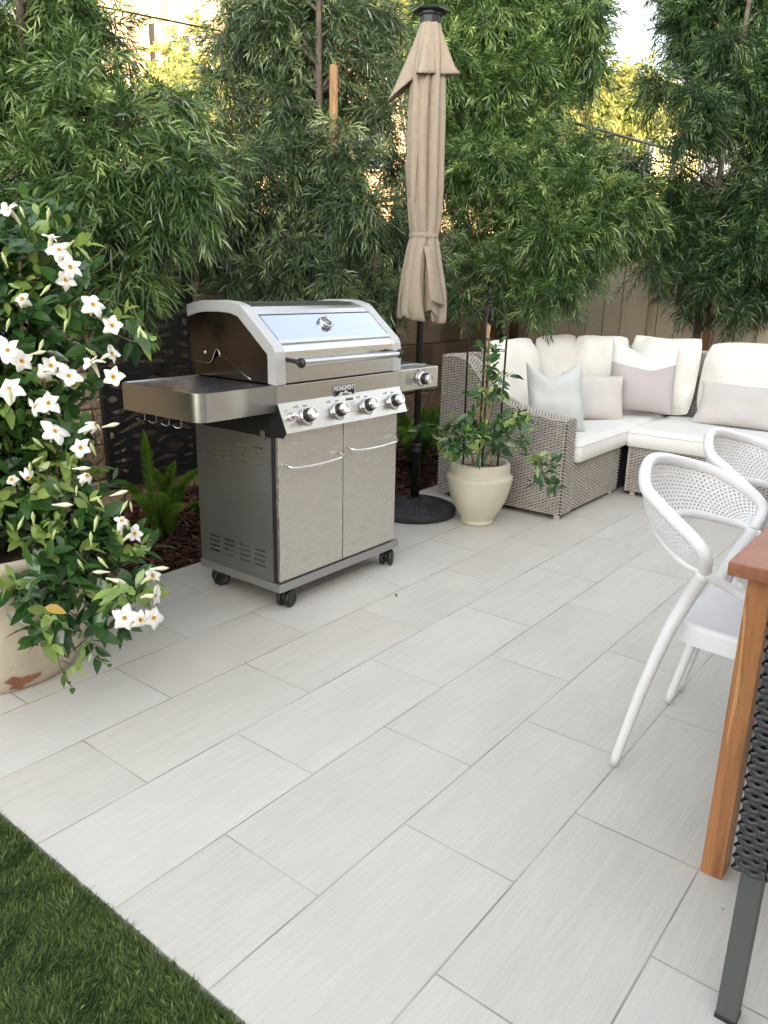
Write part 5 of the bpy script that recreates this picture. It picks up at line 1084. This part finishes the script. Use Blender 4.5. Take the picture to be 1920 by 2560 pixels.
tree('fern pine at the upper right with dense dark green foliage against the tan fence', TG, (5.62, 1.33, 0), (5.55, 1.2, 3.6),
     [(x, y, r, dD+d) for x, y, r, d in ((1740, 50, 85, .1), (1840, 60, 95, 0), (1930, 40, 90, 0), (1830, 110, 60, -.25), (1850, 200, 60, -.25), (1790, 100, 50, -.25), (1870, 30, 60, -.25), (1700, 120, 50, .1), (1780, 150, 80, 0), (1880, 160, 95, 0), (1630, 195, 40, -.3), (1660, 215, 62, -.3), (1610, 400, 60, -.2), (1700, 340, 40, -.3), (1690, 480, 60, 0), (1760, 250, 75, -.3), (1840, 290, 80, 0), (1930, 270, 80, 0), (1790, 330, 60, -.3), (1740, 330, 38, -.3), (1900, 390, 80, 0), (1860, 470, 75, 0), (1700, 430, 45, 0), (1760, 460, 60, 0), (1830, 520, 85, 0), (1920, 500, 90, 0), (1660, 520, 55, 0), (1730, 540, 80, 0), (1640, 600, 55, -.1), (1710, 630, 75, -.1), (1800, 610, 90, -.1), (1890, 620, 90, -.1), (1700, 700, 50, -.1), (1780, 700, 55, -.15), (1860, 710, 65, -.15), (1930, 690, 70, 0), (1840, 765, 28, -.15), (1880, 750, 35, -.15), (1630, 660, 30, -.1), (1780, 80, 80, .5), (1850, 560, 90, .5), (1750, 620, 80, .4), (1990, 150, 90, 0), (1700, -40, 80, 0), (1850, -50, 90, 0), (1730, 760, 20, -.1))],
     .092, 24, dens=680, light=.26, leaf='fern_pine_dark')
# stakes
SKG = 'wooden stakes holding up the young trees'
for (x, y, z0_, z1_, r, lab) in ((2.80, 2.56, 0, 2.40, .024, 'long orange brown wooden stake beside the trunk behind the grill lid'), (4.70, 2.60, 0, 1.72, .030, 'orange brown wooden stake behind the wire trellis, just left of a second one'), (4.97, 2.62, 0, 1.95, .027, 'orange brown wooden stake right of another one, partly hidden in foliage'), (5.72, 1.26, 0, 1.5, .028, 'wooden stake against the tan fence beside the right hand tree trunk')):
    solo('tree_stake', MB().lathe([(r, z0_), (r, z1_-.01), (r-.006, z1_), (0, z1_)], (x, y, 0), 14), 'stake', (x, y, 0), lab, 'stake', SKG)

# ------------------------------------------------------------------ beyond the wall
solo('overhead_cable', MB().tube([(-.5, 4.9, 2.86), (2.2, 4.5, 2.93), (5.2, 4.0, 3.05)], .007, 6), 'iron', (2, 4.5, 3), 'dark cable strung in front of the peach building at upper left', 'cable')
RL = thing('metal_railing', (9, 3.5, 1.9), 'dark thin metal picket railing on the slope behind the trees', 'railing')
pa, pb = np.array([6.0, 3.9, 0]), np.array([12.0, 3.25, 0]); zt = lambda t: 3.0
mb = MB(); mb.tube([pa+[0, 0, 3.0], pb+[0, 0, 3.02]], .018, 6); part('top_rail', mb, 'iron', RL)
part('bottom_rail', MB().tube([pa+[0, 0, 1.75], pb+[0, 0, 1.75]], .015, 6), 'iron', RL)
for k in range(56):
    p = pa+(pb-pa)*k/55; part('picket', MB().tube([p+[0, 0, 1.55], p+[0, 0, 3.0]], .006, 4), 'iron', RL)
def bg_shrub(label, px, py, depth, R_, seed, m='sunlit', n=14, group='sunlit shrubs on the slope behind the railing', leafL=.16):
    rs = np.random.default_rng(seed); c = at(px, py, depth); base = np.array([c[0], c[1], c[2]-R_*1.6]); t = thing('garden_shrub', tuple(base), label, 'shrub', group); lb = LB(); mb = MB()
    for k in range(n):
        q = c+unit(rs.normal(size=3))*R_*.7*rs.random()**.5*np.array([1.2, 1.2, .9]); crown_shoots(lb, q, R_*.5, 60, leafL, rs, .6, nl=14, droopy=.2, leafW=.022); mb.tube(spline([base+[0, 0, -.5], (base+q)/2, q], 4), .02, 5)
    part('stems', mb, 'bark', t); V, F, T_ = lb.out(); fpart('foliage', V, F, T_, m, t)
bg_shrub('yellow green sunlit shrub seen through the gap left of the umbrella', 600, 255, 11, 1.0, 1)
bg_shrub('bright yellow shrub below the peach building at upper left', 455, 235, 14, .8, 2)
bg_shrub('yellow green spiky shrub in front of the yellow house at upper right', 1500, 250, 13, 1.0, 3)
bg_shrub('golden lit shrub at the foot of the yellow house wall', 1580, 280, 14, .8, 4)
bg_shrub('yellow green shrub behind the foliage left of the umbrella top', 480, 300, 10, .7, 5)
bg_shrub('orange lit shrub glimpsed behind the umbrella cap', 1030, 60, 13, 1.0, 6)
# peach building at the upper left
def building(name, c, ang, w_, d_, z0_, z1_, label, wallm, wins, roof=None, posts=()):
    t = thing(name, (c[0], c[1], z0_), label, 'building'); a = math.radians(ang); Fd = np.array([math.cos(a), math.sin(a), 0]); Sd = np.array([-Fd[1], Fd[0], 0]); O = np.array([c[0], c[1], 0.])
    def bx(s0, s1, d0, d1, za, zb, m_=None):
        P = [O+Sd*s+Fd*d+np.array([0, 0, z]) for z in (za, zb) for s, d in ((s0, d0), (s1, d0), (s1, d1), (s0, d1))]
        return (m_ or MB()).add(P, [(0, 3, 2, 1), (4, 5, 6, 7), (0, 1, 5, 4), (1, 2, 6, 5), (2, 3, 7, 6), (3, 0, 4, 7)])
    part('wall', bx(-w_/2, w_/2, -d_, 0, z0_, z1_), wallm, t)
    for s0, s1, za, zb in wins:
        f_ = part('window_frame', bx(s0-.08, s1+.08, .003, .06, za-.08, zb+.08), 'stucco', t); part('window_pane', bx(s0, s1, .062, .07, za, zb), 'window', f_)
    for s0, s1, za, zb, dd in posts: part('post', bx(s0, s1, dd-.2, dd, za, zb), wallm, t)
    if roof:
        m_ = MB(); ov = .6; P = [O+Sd*s+Fd*d+np.array([0, 0, z]) for s, d, z in ((-w_/2-ov, ov, z1_), (w_/2+ov, ov, z1_), (w_/2+ov, -d_-ov, z1_), (-w_/2-ov, -d_-ov, z1_), (-w_/2+w_*.2, -d_/2, z1_+roof), (w_/2-w_*.2, -d_/2, z1_+roof))]
        m_.add(P, [(0, 1, 5, 4), (1, 2, 5), (2, 3, 4, 5), (3, 0, 4), (3, 2, 1, 0)]); part('roof', m_, 'rooftile', t)
    return t
bA = at(420, 60, 22)
building('apartment_building', bA[:2], 215, 9, 8, 2.0, 12, 'peach building with narrow dark windows and pale posts at the upper left', 'peach', [(-1.5+.0, -1.15, 7.3, 8.6), (-.55, -.1, 6.9, 8.1), (.35, .8, 6.7, 7.8), (-3, -2.5, 7, 9), (1.3, 1.7, 6.6, 7.5), (1.5, 2.2, 10, 11), (-1, 0, 10, 11)], roof=1.5, posts=[(-1.05, -.75, 3, 12, 1.2), (.0, .2, 3, 12, 1.2), (.95, 1.1, 3, 12, 1.2), (-2.2, -2.0, 3, 12, 1.2)])
bY = at(1690, 300, 24)
building('yellow_house', bY[:2], 205, 8, 8, 2.0, 6.4, 'yellow stucco house with a red brown tiled roof at the upper right', 'yellow', [(-1.6, -.6, 4.0, 5.6), (.9, 2.0, 4.2, 5.6), (-3.4, -2.6, 4.2, 5.6)], roof=1.6, posts=[(.3, .55, 2, 6.3, .8)])
bZ = at(1040, 100, 26)
building('peach_house', bZ[:2], 215, 10, 8, 2.0, 9.0, 'peach coloured house barely visible through the foliage behind the umbrella', 'peach', [(-2, -1, 5, 7), (1, 2, 5, 7)], roof=1.6)

# unseen house added behind the camera to keep low sun off the patio
hz = thing('shade_house', (-2, -4.8, 0), 'long unseen single storey warm white stucco house added behind the viewer to shade the patio', 'building')
part('wall', MB().box(-14, 9, -12, -4.62, -.08, 4.6), 'stucco', hz)
part('eaves', MB().box(-14.3, 9.3, -12.2, -4.25, 4.6, 4.76), 'stucco', hz)
for xa in (-1.5, 3.0):
    f_ = part('sliding_door', MB().box(xa, xa+2.4, -4.63, -4.56, .02, 2.1, 0, .01), 'alu', hz); part('door_pane', MB().box(xa+.08, xa+1.16, -4.565, -4.55, .1, 2.02).box(xa+1.24, xa+2.32, -4.565, -4.55, .1, 2.02), 'window', f_)

solo('debris', MB().tube([(1.685, 1.196, .0035), (1.699, 1.207, .004)], .0032, 6), 'black', (1.69, 1.2, 0), 'tiny black scrap lying on the tiles in front of the grill', 'debris')
